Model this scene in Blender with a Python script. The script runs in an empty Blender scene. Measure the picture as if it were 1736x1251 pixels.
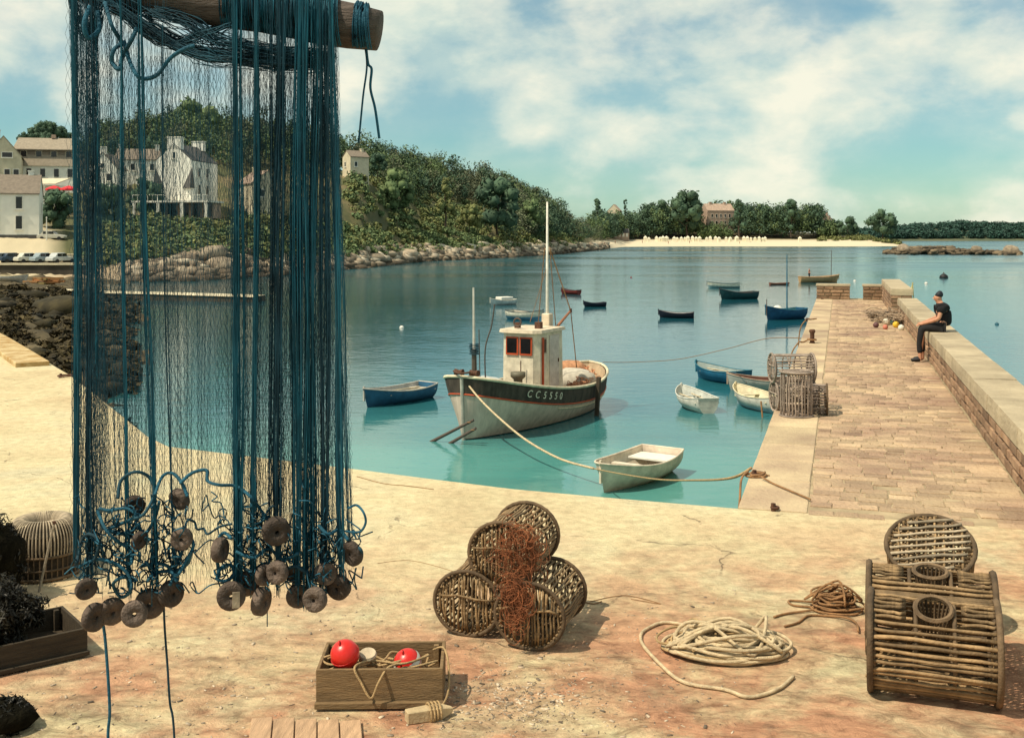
import bpy, bmesh, math, random
import numpy as np
from mathutils import Vector, Matrix
R = math.radians
random.seed(11); RNG = np.random.default_rng(11)
SC = bpy.context.scene; COL = SC.collection

# ---------------------------------------------------------------- camera, sky, sun, exposure
F = 1861.0; CX = 868.0; HZ = 400.0; CH = 2.5; WZ = -3.5
cam = bpy.data.cameras.new('camera'); camo = bpy.data.objects.new('camera', cam); COL.objects.link(camo)
camo.location = (0, 0, CH); camo.rotation_euler = (R(90), 0, 0)
cam.sensor_width = 36; cam.lens = F/1736*36; cam.shift_y = -(625.5-HZ)/1736
cam.clip_start = .05; cam.clip_end = 20000
SC.camera = camo
CLOUD = (4.52, 19.05, 26.04)
SUN = Vector((-.62, -.30, 1.05)).normalized()
W = bpy.data.worlds.new('World'); SC.world = W; W.use_nodes = True
nt = W.node_tree; N = nt.nodes; L = nt.links; N.clear()
def wn(t, **k):
    n = N.new(t)
    for a, b in k.items(): setattr(n, a, b)
    return n
def wm(op, a, b=None, c=None, vec=False):
    n = N.new('ShaderNodeVectorMath' if vec else 'ShaderNodeMath'); n.operation = op
    for i, v in enumerate((a, b, c)):
        if v is None: continue
        if hasattr(v, 'links'): L.new(v, n.inputs[i])
        else: n.inputs[i].default_value = v
    return n.outputs['Value'] if (vec and op in ('DOT_PRODUCT', 'LENGTH')) else n.outputs[0]
sky = wn('ShaderNodeTexSky', sky_type='NISHITA', sun_disc=False)
sky.sun_elevation = math.asin(SUN.z); sky.sun_rotation = math.atan2(SUN.x, SUN.y)
sky.air_density = 1.0; sky.dust_density = .5; sky.ozone_density = 1.5
tint = wn('ShaderNodeMix', data_type='RGBA', blend_type='MULTIPLY'); tint.inputs[0].default_value = 1
L.new(sky.outputs[0], tint.inputs[6]); tint.inputs[7].default_value = (.70, 1.03, .965, 1)
tc = wn('ShaderNodeTexCoord'); sep = wn('ShaderNodeSeparateXYZ'); L.new(tc.outputs['Generated'], sep.inputs[0])
cmb = wn('ShaderNodeVectorMath', operation='MULTIPLY'); L.new(tc.outputs['Generated'], cmb.inputs[0]); cmb.inputs[1].default_value = (1, 1, 1.75)
off = wm('ADD', cmb.outputs[0], CLOUD, vec=True)
def wnoise(scale, detail, rough, dist=0.0, add=(0, 0, 0)):
    n = wn('ShaderNodeTexNoise'); n.inputs['Scale'].default_value = scale; n.inputs['Detail'].default_value = detail
    n.inputs['Roughness'].default_value = rough; n.inputs['Distortion'].default_value = dist
    L.new(wm('ADD', off, add, vec=True), n.inputs['Vector']); return n.outputs[0]
n1 = wnoise(3.3, 3, .5, .1); n2 = wnoise(8.5, 9, .56, .1)
dens = wm('ADD', wm('MULTIPLY', n1, .64), wm('MULTIPLY', n2, .36))
def wramp(src, stops):
    r = wn('ShaderNodeValToRGB'); L.new(src, r.inputs[0]); el = r.color_ramp.elements
    while len(el) < len(stops): el.new(.5)
    for q, (p, c) in zip(el, stops): q.position = p; q.color = (*c, 1)
    return r.outputs[0]
cov = wramp(dens, [(.38, (.06,)*3), (.455, (.28,)*3), (.50, (.66,)*3), (.56, (.95,)*3)])
dens2 = wm('ADD', wm('MULTIPLY', wnoise(3.3, 3, .5, .1, (-.03, -.01, .05)), .55), wm('MULTIPLY', wnoise(9.5, 10, .6, .15, (-.012, 0, .02)), .45))
lit = wm('ADD', wm('MULTIPLY', wm('SUBTRACT', dens, dens2), 3.2), .55)
ccol = wramp(lit, [(.25, (5.8, 7.2, 6.6)), (.5, (7.9, 8.5, 7.2)), (.78, (9.8, 9.5, 7.7))])
cmix = wn('ShaderNodeMix', data_type='RGBA'); L.new(cov, cmix.inputs[0]); L.new(tint.outputs[2], cmix.inputs[6]); L.new(ccol, cmix.inputs[7])
bg = wn('ShaderNodeBackground'); bg.inputs[1].default_value = .1; L.new(cmix.outputs[2], bg.inputs[0])
wo = wn('ShaderNodeOutputWorld'); L.new(bg.outputs[0], wo.inputs[0])
sl = bpy.data.lights.new('sun', 'SUN'); sl.energy = 5.0; sl.angle = R(.6); sl.color = (1, .88, .68)
so = bpy.data.objects.new('sun', sl); COL.objects.link(so); so.rotation_euler = SUN.to_track_quat('Z', 'Y').to_euler()
SC.view_settings.view_transform = 'Standard'; SC.view_settings.look = 'None'; SC.view_settings.exposure = 0.0; SC.view_settings.gamma = 1
SC.cycles.max_bounces = 6; SC.cycles.diffuse_bounces = 3; SC.cycles.transparent_max_bounces = 8

def P(px, py, Y): return Vector(((px-CX)/F*Y, Y, CH-(py-HZ)/F*Y))
def G(px, py, z=0.0):
    Y = F*(CH-z)/(py-HZ); return Vector(((px-CX)/F*Y, Y, z))

# ---------------------------------------------------------------- materials
def mat(name, col, rough=.75, var=.18, scale=4.0, detail=5, bump=0.0, bscale=None, spec=.4, isl=0.0, col2=None, metal=0.0, mix=None, stretch=None, planks=0.0):
    m = bpy.data.materials.new(name); m.use_nodes = True; t = m.node_tree; b = t.nodes['Principled BSDF']
    b.inputs['Roughness'].default_value = rough; b.inputs['Specular IOR Level'].default_value = spec; b.inputs['Metallic'].default_value = metal
    tc = t.nodes.new('ShaderNodeTexCoord'); src = tc.outputs['Object']
    if stretch:
        mp = t.nodes.new('ShaderNodeMapping'); mp.inputs['Scale'].default_value = stretch; t.links.new(src, mp.inputs[0]); src = mp.outputs[0]
    n = t.nodes.new('ShaderNodeTexNoise'); n.inputs['Scale'].default_value = scale; n.inputs['Detail'].default_value = detail; n.inputs['Roughness'].default_value = .62
    t.links.new(src, n.inputs['Vector'])
    r = t.nodes.new('ShaderNodeValToRGB'); el = r.color_ramp.elements; el[0].position = .32; el[1].position = .68
    c2 = col2 or tuple(min(1, c*(1+var)) for c in col); c1 = col if col2 else tuple(c*(1-var) for c in col)
    el[0].color = (*c1, 1); el[1].color = (*c2, 1); t.links.new(n.outputs[0], r.inputs[0]); out = r.outputs[0]
    if isl:
        oi = t.nodes.new('ShaderNodeObjectInfo'); ge = t.nodes.new('ShaderNodeNewGeometry')
        ad = t.nodes.new('ShaderNodeMath'); ad.operation = 'ADD'; t.links.new(oi.outputs['Random'], ad.inputs[0]); t.links.new(ge.outputs['Random Per Island'], ad.inputs[1])
        fr = t.nodes.new('ShaderNodeMath'); fr.operation = 'FRACT'; t.links.new(ad.outputs[0], fr.inputs[0])
        mr = t.nodes.new('ShaderNodeMapRange'); t.links.new(fr.outputs[0], mr.inputs[0]); mr.inputs[3].default_value = 1-isl; mr.inputs[4].default_value = 1+isl
        mu = t.nodes.new('ShaderNodeMix'); mu.data_type = 'RGBA'; mu.blend_type = 'MULTIPLY'; mu.inputs[0].default_value = 1
        t.links.new(out, mu.inputs[6]); t.links.new(mr.outputs[0], mu.inputs[7]); out = mu.outputs[2]
    t.links.new(out, b.inputs['Base Color'])
    if bump or planks:
        n2 = t.nodes.new('ShaderNodeTexNoise'); n2.inputs['Scale'].default_value = bscale or scale*6; n2.inputs['Detail'].default_value = 6; t.links.new(src, n2.inputs['Vector'])
        bp = t.nodes.new('ShaderNodeBump'); bp.inputs['Strength'].default_value = bump; bp.inputs['Distance'].default_value = .02
        hsrc = n2.outputs[0]
        if planks:
            wv = t.nodes.new('ShaderNodeTexWave'); wv.wave_type = 'BANDS'; wv.bands_direction = 'Z'; wv.wave_profile = 'SAW'; wv.inputs['Scale'].default_value = planks; wv.inputs['Distortion'].default_value = .6; wv.inputs['Detail Scale'].default_value = .4; t.links.new(tc.outputs['Object'], wv.inputs['Vector'])
            am = t.nodes.new('ShaderNodeMath'); am.operation = 'MULTIPLY_ADD'; t.links.new(wv.outputs['Fac'], am.inputs[0]); am.inputs[1].default_value = 1.3; t.links.new(hsrc, am.inputs[2]); hsrc = am.outputs[0]
        t.links.new(hsrc, bp.inputs['Height']); t.links.new(bp.outputs[0], b.inputs['Normal'])
    return m

M = {}
M['wood_beam'] = mat('wood_beam', (.105, .08, .065), .85, .4, 9, bump=.6, bscale=40, stretch=(1, 6, 6))
M['net_blue'] = mat('net_blue', (.010, .098, .142), .8, .4, 5, isl=.4)
M['net_dark'] = mat('net_dark', (.012, .058, .085), .85, .5, 6, isl=.4)
M['rope_blue'] = mat('rope_blue', (.012, .095, .15), .8, .35, 14, bump=.5, bscale=200)
M['net_veil'] = mat('net_veil', (.035, .11, .15), .85, .4, 6, isl=.4)
M['bar'] = mat('bar', (.55, .46, .31), .8, .2, 9)
M['cork'] = mat('cork', (.095, .07, .055), .9, .5, 22, bump=.6, bscale=90, isl=.45)
M['wicker'] = mat('wicker', (.24, .155, .075), .75, .45, 9, bump=.4, bscale=70, isl=.42)
M['wicker_dark'] = mat('wicker_dark', (.12, .078, .042), .8, .45, 9, bump=.4, bscale=70, isl=.35)
M['wicker_pale'] = mat('wicker_pale', (.36, .29, .20), .75, .35, 9, bump=.3, isl=.35)
M['pot_grey'] = mat('pot_grey', (.33, .26, .21), .8, .35, 9, isl=.35)
M['rope_cream'] = mat('rope_cream', (.60, .47, .29), .85, .3, 16, bump=.7, bscale=160)
M['rope_brown'] = mat('rope_brown', (.3, .16, .07), .85, .35, 12, bump=.6, bscale=160)
M['rope_tan'] = mat('rope_tan', (.4, .27, .13), .85, .3, 12, bump=.5, bscale=160)
M['net_red'] = mat('net_red', (.26, .09, .036), .9, .45, 12, isl=.4)
M['crate'] = mat('crate', (.22, .14, .065), .8, .35, 5, bump=.5, bscale=30, stretch=(1, 7, 7), isl=.15)
M['crate_dark'] = mat('crate_dark', (.045, .032, .018), .8, .4, 5, bump=.4, bscale=30, stretch=(1, 7, 7))
M['board_pink'] = mat('board_pink', (.42, .27, .16), .85, .25, 6, bump=.4, bscale=30, stretch=(6, 1, 6), isl=.2)
M['buoy_red'] = mat('buoy_red', (.62, .018, .012), .35, .15, 6, spec=.5, bump=.1, bscale=30)
M['white'] = mat('white', (.74, .71, .62), .6, .1, 6)
M['weed'] = mat('weed', (.013, .011, .006), .5, .6, 9, isl=.7, spec=.25)
M['weed_core'] = mat('weed_core', (.008, .007, .004), .98, .6, 14, bump=1, bscale=40, spec=.05)
M['iron'] = mat('iron', (.1, .045, .025), .85, .4, 18, bump=.4)
M['black'] = mat('black', (.012, .012, .014), .6, .3, 6)
M['skin'] = mat('skin', (.52, .25, .15), .6, .1, 12)
M['hair'] = mat('hair', (.01, .012, .018), .6, .3, 30)
M['shirt'] = mat('shirt', (.009, .009, .011), .9, .3, 20)
M['trouser'] = mat('trouser', (.013, .012, .013), .9, .3, 20)
M['glass'] = mat('glass', (.012, .012, .014), .12, .3, 2, spec=.5)
M['wall_white'] = mat('wall_white', (.86, .83, .73), .85, .06, .9, bump=.2, bscale=8)
M['wall_cream'] = mat('wall_cream', (.60, .53, .38), .85, .14, .9, bump=.2, bscale=8)
M['wall_stone'] = mat('wall_stone', (.40, .29, .22), .9, .22, .8, bump=.3, bscale=6)
M['slate'] = mat('slate', (.085, .08, .075), .7, .25, 2.2, bump=.4, bscale=9)
M['roof_tan'] = mat('roof_tan', (.30, .25, .185), .8, .18, 2.2, bump=.4, bscale=9)
M['roof_brown'] = mat('roof_brown', (.21, .17, .13), .8, .2, 2.2, bump=.4, bscale=9)
M['red_cloth'] = mat('red_cloth', (.62, .03, .04), .8, .1, 4)
M['leaf'] = mat('leaf', (.075, .13, .055), .85, .4, .3, isl=.25, col2=(.15, .195, .075))
M['leaf_dark'] = mat('leaf_dark', (.04, .086, .054), .85, .4, .3, isl=.25, col2=(.08, .13, .07))
M['leaf_olive'] = mat('leaf_olive', (.115, .14, .045), .85, .4, .3, isl=.3, col2=(.21, .215, .08))
M['leaf_brown'] = mat('leaf_brown', (.095, .115, .066), .85, .4, .3, isl=.35, col2=(.15, .165, .095))
M['leaf_far'] = mat('leaf_far', (.016, .055, .042), .8, .4, .03, isl=.4, col2=(.034, .082, .058))
M['bark'] = mat('bark', (.07, .05, .035), .9, .3, 5)
M['rock'] = mat('rock', (.15, .115, .08), .9, .4, .55, bump=1, bscale=3, col2=(.46, .37, .26), isl=.4)
M['rock_weed'] = mat('rock_weed', (.010, .009, .005), .8, .4, .8, bump=1, bscale=6, col2=(.05, .04, .018), isl=.6, spec=.2)
M['rock_islet'] = mat('rock_islet', (.035, .027, .018), .9, .4, .12, bump=1, bscale=1, col2=(.19, .14, .085), isl=.5)
M['sand'] = mat('sand', (.58, .48, .33), .95, .12, .05, bump=.1)
M['shore_weed'] = mat('shore_weed', (.02, .016, .008), .75, .5, .6, isl=.6, spec=.2, col2=(.075, .055, .02))
M['grit'] = mat('grit', (.2, .14, .09), .9, .4, 9, isl=.7, col2=(.55, .45, .33))
M['straw'] = mat('straw', (.3, .2, .09), .9, .4, 9, isl=.5)

# ---------------------------------------------------------------- mesh helpers
def tag(o, label=None, cat=None, group=None, kind=None):
    if label: o['label'] = label
    if cat: o['category'] = cat
    if group: o['group'] = group
    if kind: o['kind'] = kind
    return o
def empty(name, loc=(0, 0, 0), rz=0.0, label=None, cat=None, group=None, rot=None):
    o = bpy.data.objects.new(name, None); COL.objects.link(o); o.location = loc; o.empty_display_size = .1
    o.rotation_euler = rot or (0, 0, rz); return tag(o, label, cat, group)
def link(name, me, m=None, parent=None):
    o = bpy.data.objects.new(name, me); COL.objects.link(o)
    if m is not None and not me.materials: me.materials.append(M[m] if isinstance(m, str) else m)
    if parent is not None: o.parent = parent
    return o
def npmesh(name, V, FQ, smooth=False):
    V = np.asarray(V, dtype=np.float32).reshape(-1, 3); FQ = np.asarray(FQ, dtype=np.int32); k = FQ.shape[1]
    me = bpy.data.meshes.new(name); me.vertices.add(len(V)); me.vertices.foreach_set('co', V.ravel())
    me.loops.add(FQ.size); me.loops.foreach_set('vertex_index', FQ.ravel()); me.polygons.add(len(FQ))
    me.polygons.foreach_set('loop_start', np.arange(0, FQ.size, k, dtype=np.int32)); me.polygons.foreach_set('loop_total', np.full(len(FQ), k, dtype=np.int32))
    if smooth: me.polygons.foreach_set('use_smooth', np.ones(len(FQ), dtype=bool))
    me.update(calc_edges=True); me.validate(); return me
def npobj(name, V, FQ, m, parent=None, smooth=False): return link(name, npmesh(name, V, FQ, smooth), m, parent)

class MB:
    def __init__(s): s.v = []; s.f = []
    def add(s, V, Fs, mtx=None):
        o = len(s.v)
        for p in V:
            p = Vector(p); s.v.append(tuple(mtx @ p) if mtx is not None else tuple(p))
        s.f += [tuple(i+o for i in f) for f in Fs]; return s
    def box(s, c, d, rot=None, taper=1.0):
        x, y, z = d[0]/2, d[1]/2, d[2]/2
        V = [Vector((sx*x*(taper if sz > 0 else 1), sy*y*(taper if sz > 0 else 1), sz*z)) for sz in (-1, 1) for sy in (-1, 1) for sx in (-1, 1)]
        q = Matrix.Rotation(rot, 3, 'Z') if isinstance(rot, (int, float)) else rot
        V = [(q @ v if q is not None else v) + Vector(c) for v in V]
        return s.add(V, [(0, 2, 3, 1), (4, 5, 7, 6), (0, 1, 5, 4), (2, 6, 7, 3), (0, 4, 6, 2), (1, 3, 7, 5)])
    def tube(s, pts, r, n=6, closed=False, cap=True):
        V, Fq = tube(pts, r, n, closed); o = len(s.v)
        s.v += [tuple(p) for p in V]; s.f += [tuple(int(i)+o for i in q) for q in Fq]
        if cap and not closed:
            k = len(V)//n; s.f.append(tuple(o+i for i in reversed(range(n)))); s.f.append(tuple(o+(k-1)*n+i for i in range(n)))
        return s
    def lathe(s, prof, n=20, mtx=None, close=False):
        V = []; Fs = []; k = len(prof)
        for i in range(n):
            a = 2*math.pi*i/n
            for r, z in prof: V.append((r*math.cos(a), r*math.sin(a), z))
        for i in range(n):
            j = (i+1) % n
            for t in range(k if close else k-1):
                u = (t+1) % k; Fs.append((i*k+t, j*k+t, j*k+u, i*k+u))
        return s.add(V, Fs, mtx)
    def ring(s, c, rad, r, axis='z', n=24, k=5, mtx=None):
        V, Fq = tube([(rad*math.cos(2*math.pi*i/n), rad*math.sin(2*math.pi*i/n), 0) for i in range(n)], r, k, True)
        q = {'z': Matrix.Identity(3), 'x': Matrix.Rotation(math.pi/2, 3, 'Y'), 'y': Matrix.Rotation(math.pi/2, 3, 'X')}[axis]
        V = [q @ Vector(p) + Vector(c) for p in V]
        if mtx is not None: V = [mtx @ v for v in V]
        return s.add(V, [tuple(map(int, f)) for f in Fq])
    def poly(s, pts): return s.add(pts, [tuple(range(len(pts)))])
    def mesh(s, name, smooth=False, bevel=0.0):
        me = bpy.data.meshes.new(name); me.from_pydata(s.v, [], s.f)
        if bevel:
            bm = bmesh.new(); bm.from_mesh(me); bmesh.ops.bevel(bm, geom=bm.edges[:], offset=bevel, segments=1, affect='EDGES'); bm.to_mesh(me); bm.free()
        if smooth: me.polygons.foreach_set('use_smooth', np.ones(len(me.polygons), dtype=bool))
        me.update(); return me
    def build(s, name, m, parent=None, smooth=False, bevel=0.0): return link(name, s.mesh(name, smooth, bevel), m, parent)

def tube(pts, r, n=6, closed=False):
    p = np.array([tuple(q) for q in pts], dtype=float); k = len(p)
    t = (np.roll(p, -1, 0)-np.roll(p, 1, 0)) if closed else np.gradient(p, axis=0)
    t /= np.linalg.norm(t, axis=1)[:, None]+1e-9
    u = np.cross(t[0], (0, 0, 1) if abs(t[0][2]) < .9 else (1, 0, 0)); u /= np.linalg.norm(u)+1e-9
    rr = np.full(k, r) if np.isscalar(r) else np.asarray(r, dtype=float)
    V = np.empty((k, n, 3)); a = np.arange(n)*2*math.pi/n; ca = np.cos(a)[:, None]; sa = np.sin(a)[:, None]
    for i in range(k):
        u = u-t[i]*np.dot(u, t[i]); u /= np.linalg.norm(u)+1e-9; w = np.cross(t[i], u)
        V[i] = p[i]+rr[i]*(ca*u+sa*w)
    ii = np.arange(k if closed else k-1)[:, None]*n; jj = ((np.arange(k if closed else k-1)+1) % k)[:, None]*n; c = np.arange(n); d = (c+1) % n
    Fq = np.stack([ii+c, ii+d, jj+d, jj+c], axis=2).reshape(-1, 4)
    return V.reshape(-1, 3), Fq
def smooth_path(pts, per=8, closed=False):
    p = [Vector(q) for q in pts]; out = []; k = len(p)
    for i in range(k if closed else k-1):
        a, b, c, d = (p[(i-1) % k], p[i], p[(i+1) % k], p[(i+2) % k]) if closed else (p[max(i-1, 0)], p[i], p[i+1], p[min(i+2, k-1)])
        for j in range(per):
            t = j/per; out.append(.5*((2*b)+(c-a)*t+(2*a-5*b+4*c-d)*t*t+(3*b-a-3*c+d)*t**3))
    if not closed: out.append(p[-1])
    return out
def threads(A, r):
    """A: (N,K,3) polylines -> three-sided tubes"""
    A = np.asarray(A); n, k, _ = A.shape; rr = np.broadcast_to(np.asarray(r, dtype=float).reshape(-1, 1, 1, 1), (n, 1, 1, 1))
    a = np.array([0.3, 0.3+2.0944, 0.3+4.18879]); t = np.gradient(A, axis=1); t /= np.linalg.norm(t, axis=2)[..., None]+1e-9
    ref = np.where((np.abs(t[..., 2:3]) > .8), np.array([1., 0, 0]), np.array([0, 0, 1.])); u = np.cross(t, ref); u /= np.linalg.norm(u, axis=2)[..., None]+1e-9; w = np.cross(t, u)
    V = A[:, :, None, :]+rr*(np.cos(a)[None, None, :, None]*u[:, :, None, :]+np.sin(a)[None, None, :, None]*w[:, :, None, :])
    base = np.arange(n)[:, None, None]*k*3+np.arange(k-1)[None, :, None]*3; c = np.arange(3); d = (c+1) % 3
    Fq = np.stack([base+c, base+d, base+3+d, base+3+c], axis=3).reshape(-1, 4)
    return V.reshape(-1, 3), Fq
def joinnp(parts):
    V = []; Fs = []; o = 0
    for v, f in parts: V.append(v); Fs.append(np.asarray(f)+o); o += len(v)
    return np.concatenate(V), np.concatenate(Fs)
_ico = None
def ico(sub=2):
    bm = bmesh.new(); bmesh.ops.create_icosphere(bm, subdivisions=sub, radius=1)
    V = np.array([v.co[:] for v in bm.verts]); Fs = np.array([[v.index for v in f.verts] for f in bm.faces]); bm.free(); return V, Fs
ICO2 = ico(2); ICO1 = ico(1)
def rock_np(c, d, rng, src=ICO2, rough=.28):
    V, Fs = src; k = rng.normal(size=(7, 3)); ph = rng.uniform(0, 6.28, 7); am = rng.uniform(.3, 1, 7)
    s = sum(am[i]*np.sin(V@(k[i]*1.9)+ph[i]) for i in range(7))/3.0
    q = V*(1+rough*s)[:, None]; q = np.sign(q)*np.abs(q)**.85
    a = rng.uniform(0, 6.28); q = q*np.asarray(d); x = q[:, 0]*math.cos(a)-q[:, 1]*math.sin(a); y = q[:, 0]*math.sin(a)+q[:, 1]*math.cos(a)
    return np.stack([x, y, q[:, 2]], 1)+np.asarray(c), Fs
def leaves(n, cen, rad, size, rng, flat=1.0, asp=.62):
    cen = np.asarray(cen, dtype=float); rad = np.asarray(rad, dtype=float)
    i = rng.choice(len(cen), n, p=(rad**2)/(rad**2).sum()); d = rng.normal(size=(n, 3)); d /= np.linalg.norm(d, axis=1)[:, None]
    rr = rng.uniform(.35, 1.05, n)**.6; pos = cen[i]+d*(rad[i]*rr)[:, None]*np.array([1, 1, flat])
    nn = d+rng.normal(size=(n, 3))*.7+np.array([0, 0, .35]); nn /= np.linalg.norm(nn, axis=1)[:, None]
    u = np.cross(nn, rng.normal(size=(n, 3))); u /= np.linalg.norm(u, axis=1)[:, None]+1e-9; w = np.cross(nn, u)
    s = (size*rng.uniform(.55, 1.35, n))[:, None]; u = u*s; w = w*s*asp
    V = np.stack([pos-u, pos+w*.9-u*.1, pos+u, pos-w*.9+u*.15], 1).reshape(-1, 3)
    return V, np.arange(4*n).reshape(-1, 4)
def cores(c, r, rng, k=.78):
    return joinnp([rock_np(c[i], (r[i]*k, r[i]*k, r[i]*k), rng, ICO1, .3) for i in range(len(c))])
def tri2quad(vf): return vf[0], np.concatenate([vf[1], vf[1][:, 2:3]], 1)
def crown_lobes(w, h, z0, rng, kind='round'):
    k = 26; c = []; r = []
    for i in range(k):
        t = rng.uniform(0, 1); z = z0+h*(.12+.8*t); a = rng.uniform(0, 6.28)
        if kind == 'cone': rm = w/2*(1.02-.9*t)
        elif kind == 'pine': rm = w/2*(.55+.45*math.sin(math.pi*min(1, t*1.1)))
        else: rm = w/2*math.sqrt(max(.08, 1-(1.7*t-.75)**2))
        q = rm*math.sqrt(rng.uniform(.1, 1))*.78; c.append((q*math.cos(a), q*math.sin(a), z)); r.append(min(w, h)*(.13+.11*rng.uniform())*(1-.4*t if kind == 'cone' else 1))
    return c, r
def tree_np(w, h, rng, kind='round', n=900, size=None):
    tr = h*(.12 if kind != 'pine' else .35); c, r = crown_lobes(w, h-tr, tr, rng, kind)
    return leaves(n, c, r, size or max(.22, w*.055), rng), cores(c, r, rng)
def trunk_mesh(h, w, rng, name='trunk', tr=.3):
    m = MB(); b = [(0, 0, -1.0), (w*.02, 0, h*.15), (-w*.02, w*.01, h*.4), (0, 0, h*.8)]; r0 = .035*h*.7
    m.tube(smooth_path(b, 4), list(np.linspace(r0, r0*.25, 13)), 7)
    for k in range(5):
        a = k*1.3+rng.uniform(0, 1); z = h*(tr*.6+.1*k); l = w*.33
        m.tube([(0, 0, z), (l*.5*math.cos(a), l*.5*math.sin(a), z+l*.25), (l*math.cos(a), l*math.sin(a), z+l*.65)], [r0*.4, r0*.28, r0*.1], 5)
    return m.mesh(name)
def tree(name, label, px, ybase, ytop, wpx, Y, kind='round', m='leaf', cat='tree', group=None, n=1500):
    rng = np.random.default_rng(int(px*7+Y)); b = P(px, ybase, Y); h = (ybase-ytop)/F*Y; w = wpx/F*Y
    o = empty(name, b, rng.uniform(0, 6), label, cat, group)
    link('trunk', trunk_mesh(h, w, rng), 'bark', o)
    lv, cr_ = tree_np(w, h, rng, kind, n, size=max(.2, min(w, h)*.045)); cw = npobj('crown', *lv, m, o); npobj('foliage_mass', *cr_, m, cw)
    return o

# ================================================================ THE SETTING
def nodes(name):
    m = bpy.data.materials.new(name); m.use_nodes = True; t = m.node_tree; return m, t, t.nodes['Principled BSDF']
def nn(t, typ, ins=None, **k):
    n = t.nodes.new(typ)
    for a, b in k.items(): setattr(n, a, b)
    for a, b in (ins or {}).items():
        if hasattr(b, 'links'): t.links.new(b, n.inputs[a])
        else: n.inputs[a].default_value = b
    return n
def ramp_(t, fac, stops):
    r = nn(t, 'ShaderNodeValToRGB', {0: fac}); el = r.color_ramp.elements
    while len(el) < len(stops): el.new(.5)
    for q, (p, c) in zip(el, stops): q.position = p; q.color = (*c, 1) if len(c) == 3 else c
    return r.outputs[0]
def mix_(t, f, a, b, mode='MIX'):
    n = nn(t, 'ShaderNodeMix', {0: f, 6: a, 7: b}, data_type='RGBA', blend_type=mode); return n.outputs[2]
def noise_(t, v, s, d=6, r=.6, dist=0.0):
    return nn(t, 'ShaderNodeTexNoise', {'Vector': v, 'Scale': s, 'Detail': d, 'Roughness': r, 'Distortion': dist}).outputs[0]
def math_(t, op, a, b=0.0): return nn(t, 'ShaderNodeMath', {0: a, 1: b}, operation=op).outputs[0]

# --- water
m, t, b = nodes('sea_water'); M['water'] = m
co = nn(t, 'ShaderNodeTexCoord').outputs['Object']; sp = nn(t, 'ShaderNodeSeparateXYZ', {0: co})
big = noise_(t, co, .035, 3, .5); d = math_(t, 'ADD', sp.outputs[1], math_(t, 'MULTIPLY', math_(t, 'SUBTRACT', big, .5), 34.0))
fac = nn(t, 'ShaderNodeMapRange', {0: d, 1: 16.0, 2: 120.0}).outputs[0]
c = ramp_(t, fac, [(0, (.15, .40, .32)), (.10, (.085, .29, .26)), (.22, (.026, .15, .17)), (.45, (.010, .085, .115)), (1, (.012, .08, .10))])
st = nn(t, 'ShaderNodeMapping', {0: co, 'Scale': (.02, .11, 1)}).outputs[0]; pt = noise_(t, st, 1.0, 4, .6)
c = mix_(t, nn(t, 'ShaderNodeMapRange', {0: pt, 1: .45, 2: .72, 4: .5}).outputs[0], c, (.010, .062, .085, 1))
t.links.new(c, b.inputs['Base Color']); math_q = t.nodes.new('ShaderNodeMath'); t.links.new(nn(t, 'ShaderNodeMapRange', {0: sp.outputs[1], 1: 40.0, 2: 600.0, 3: .035, 4: .14}).outputs[0], math_q.inputs[0]); wsk = noise_(t, nn(t, 'ShaderNodeMapping', {0: co, 'Scale': (.010, .032, 1)}).outputs[0], 1.0, 5, .55); t.links.new(math_(t, 'MULTIPLY', nn(t, 'ShaderNodeMapRange', {0: wsk, 1: .40, 2: .66, 4: .22}).outputs[0], nn(t, 'ShaderNodeMapRange', {0: sp.outputs[1], 1: 60.0, 2: 240.0}).outputs[0]), math_q.inputs[1]); t.links.new(math_q.outputs[0], b.inputs['Roughness']); b.inputs['IOR'].default_value = 1.33
w1 = noise_(t, nn(t, 'ShaderNodeMapping', {0: co, 'Scale': (1.0, 1.5, 1)}).outputs[0], 1.1, 5, .58)
w2 = noise_(t, co, .22, 3, .5)
hgt = math_(t, 'ADD', w1, math_(t, 'MULTIPLY', w2, 1.6))
bp = nn(t, 'ShaderNodeBump', {'Height': hgt, 'Strength': .26, 'Distance': .07}); t.links.new(bp.outputs[0], b.inputs['Normal'])
o = MB().poly([(-4000, -200, WZ), (6000, -200, WZ), (6000, 9000, WZ), (-4000, 9000, WZ)]).build('sea', 'water'); o['kind'] = 'structure'
o.data.transform(Matrix.Translation((0, 0, 0)))

# --- quay concrete
m, t, b = nodes('quay_concrete'); M['quay'] = m
co = nn(t, 'ShaderNodeTexCoord').outputs['Object']
sp = nn(t, 'ShaderNodeSeparateXYZ', {0: co})
a1 = noise_(t, co, .55, 8, .62, .4); a2 = noise_(t, nn(t, 'ShaderNodeMapping', {0: co, 'Location': (7, 3, 1)}).outputs[0], 1.1, 9, .68, .3); a3 = noise_(t, co, 9, 8, .7)
c = ramp_(t, a1, [(.30, (.52, .43, .262)), (.5, (.63, .55, .345)), (.68, (.55, .53, .365))])
near = nn(t, 'ShaderNodeMapRange', {0: math_(t, 'ADD', sp.outputs[1], math_(t, 'MULTIPLY', sp.outputs[0], -.22)), 1: 9.6, 2: 6.4}).outputs[0]
pk = math_(t, 'MULTIPLY', nn(t, 'ShaderNodeMapRange', {0: a2, 1: .38, 2: .58}).outputs[0], math_(t, 'ADD', math_(t, 'MULTIPLY', near, .80), .14))
c = mix_(t, pk, c, (.50, .262, .162, 1))
gr = noise_(t, nn(t, 'ShaderNodeMapping', {0: co, 'Location': (2, 9, 4)}).outputs[0], 1.9, 8, .7, .5)
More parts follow.
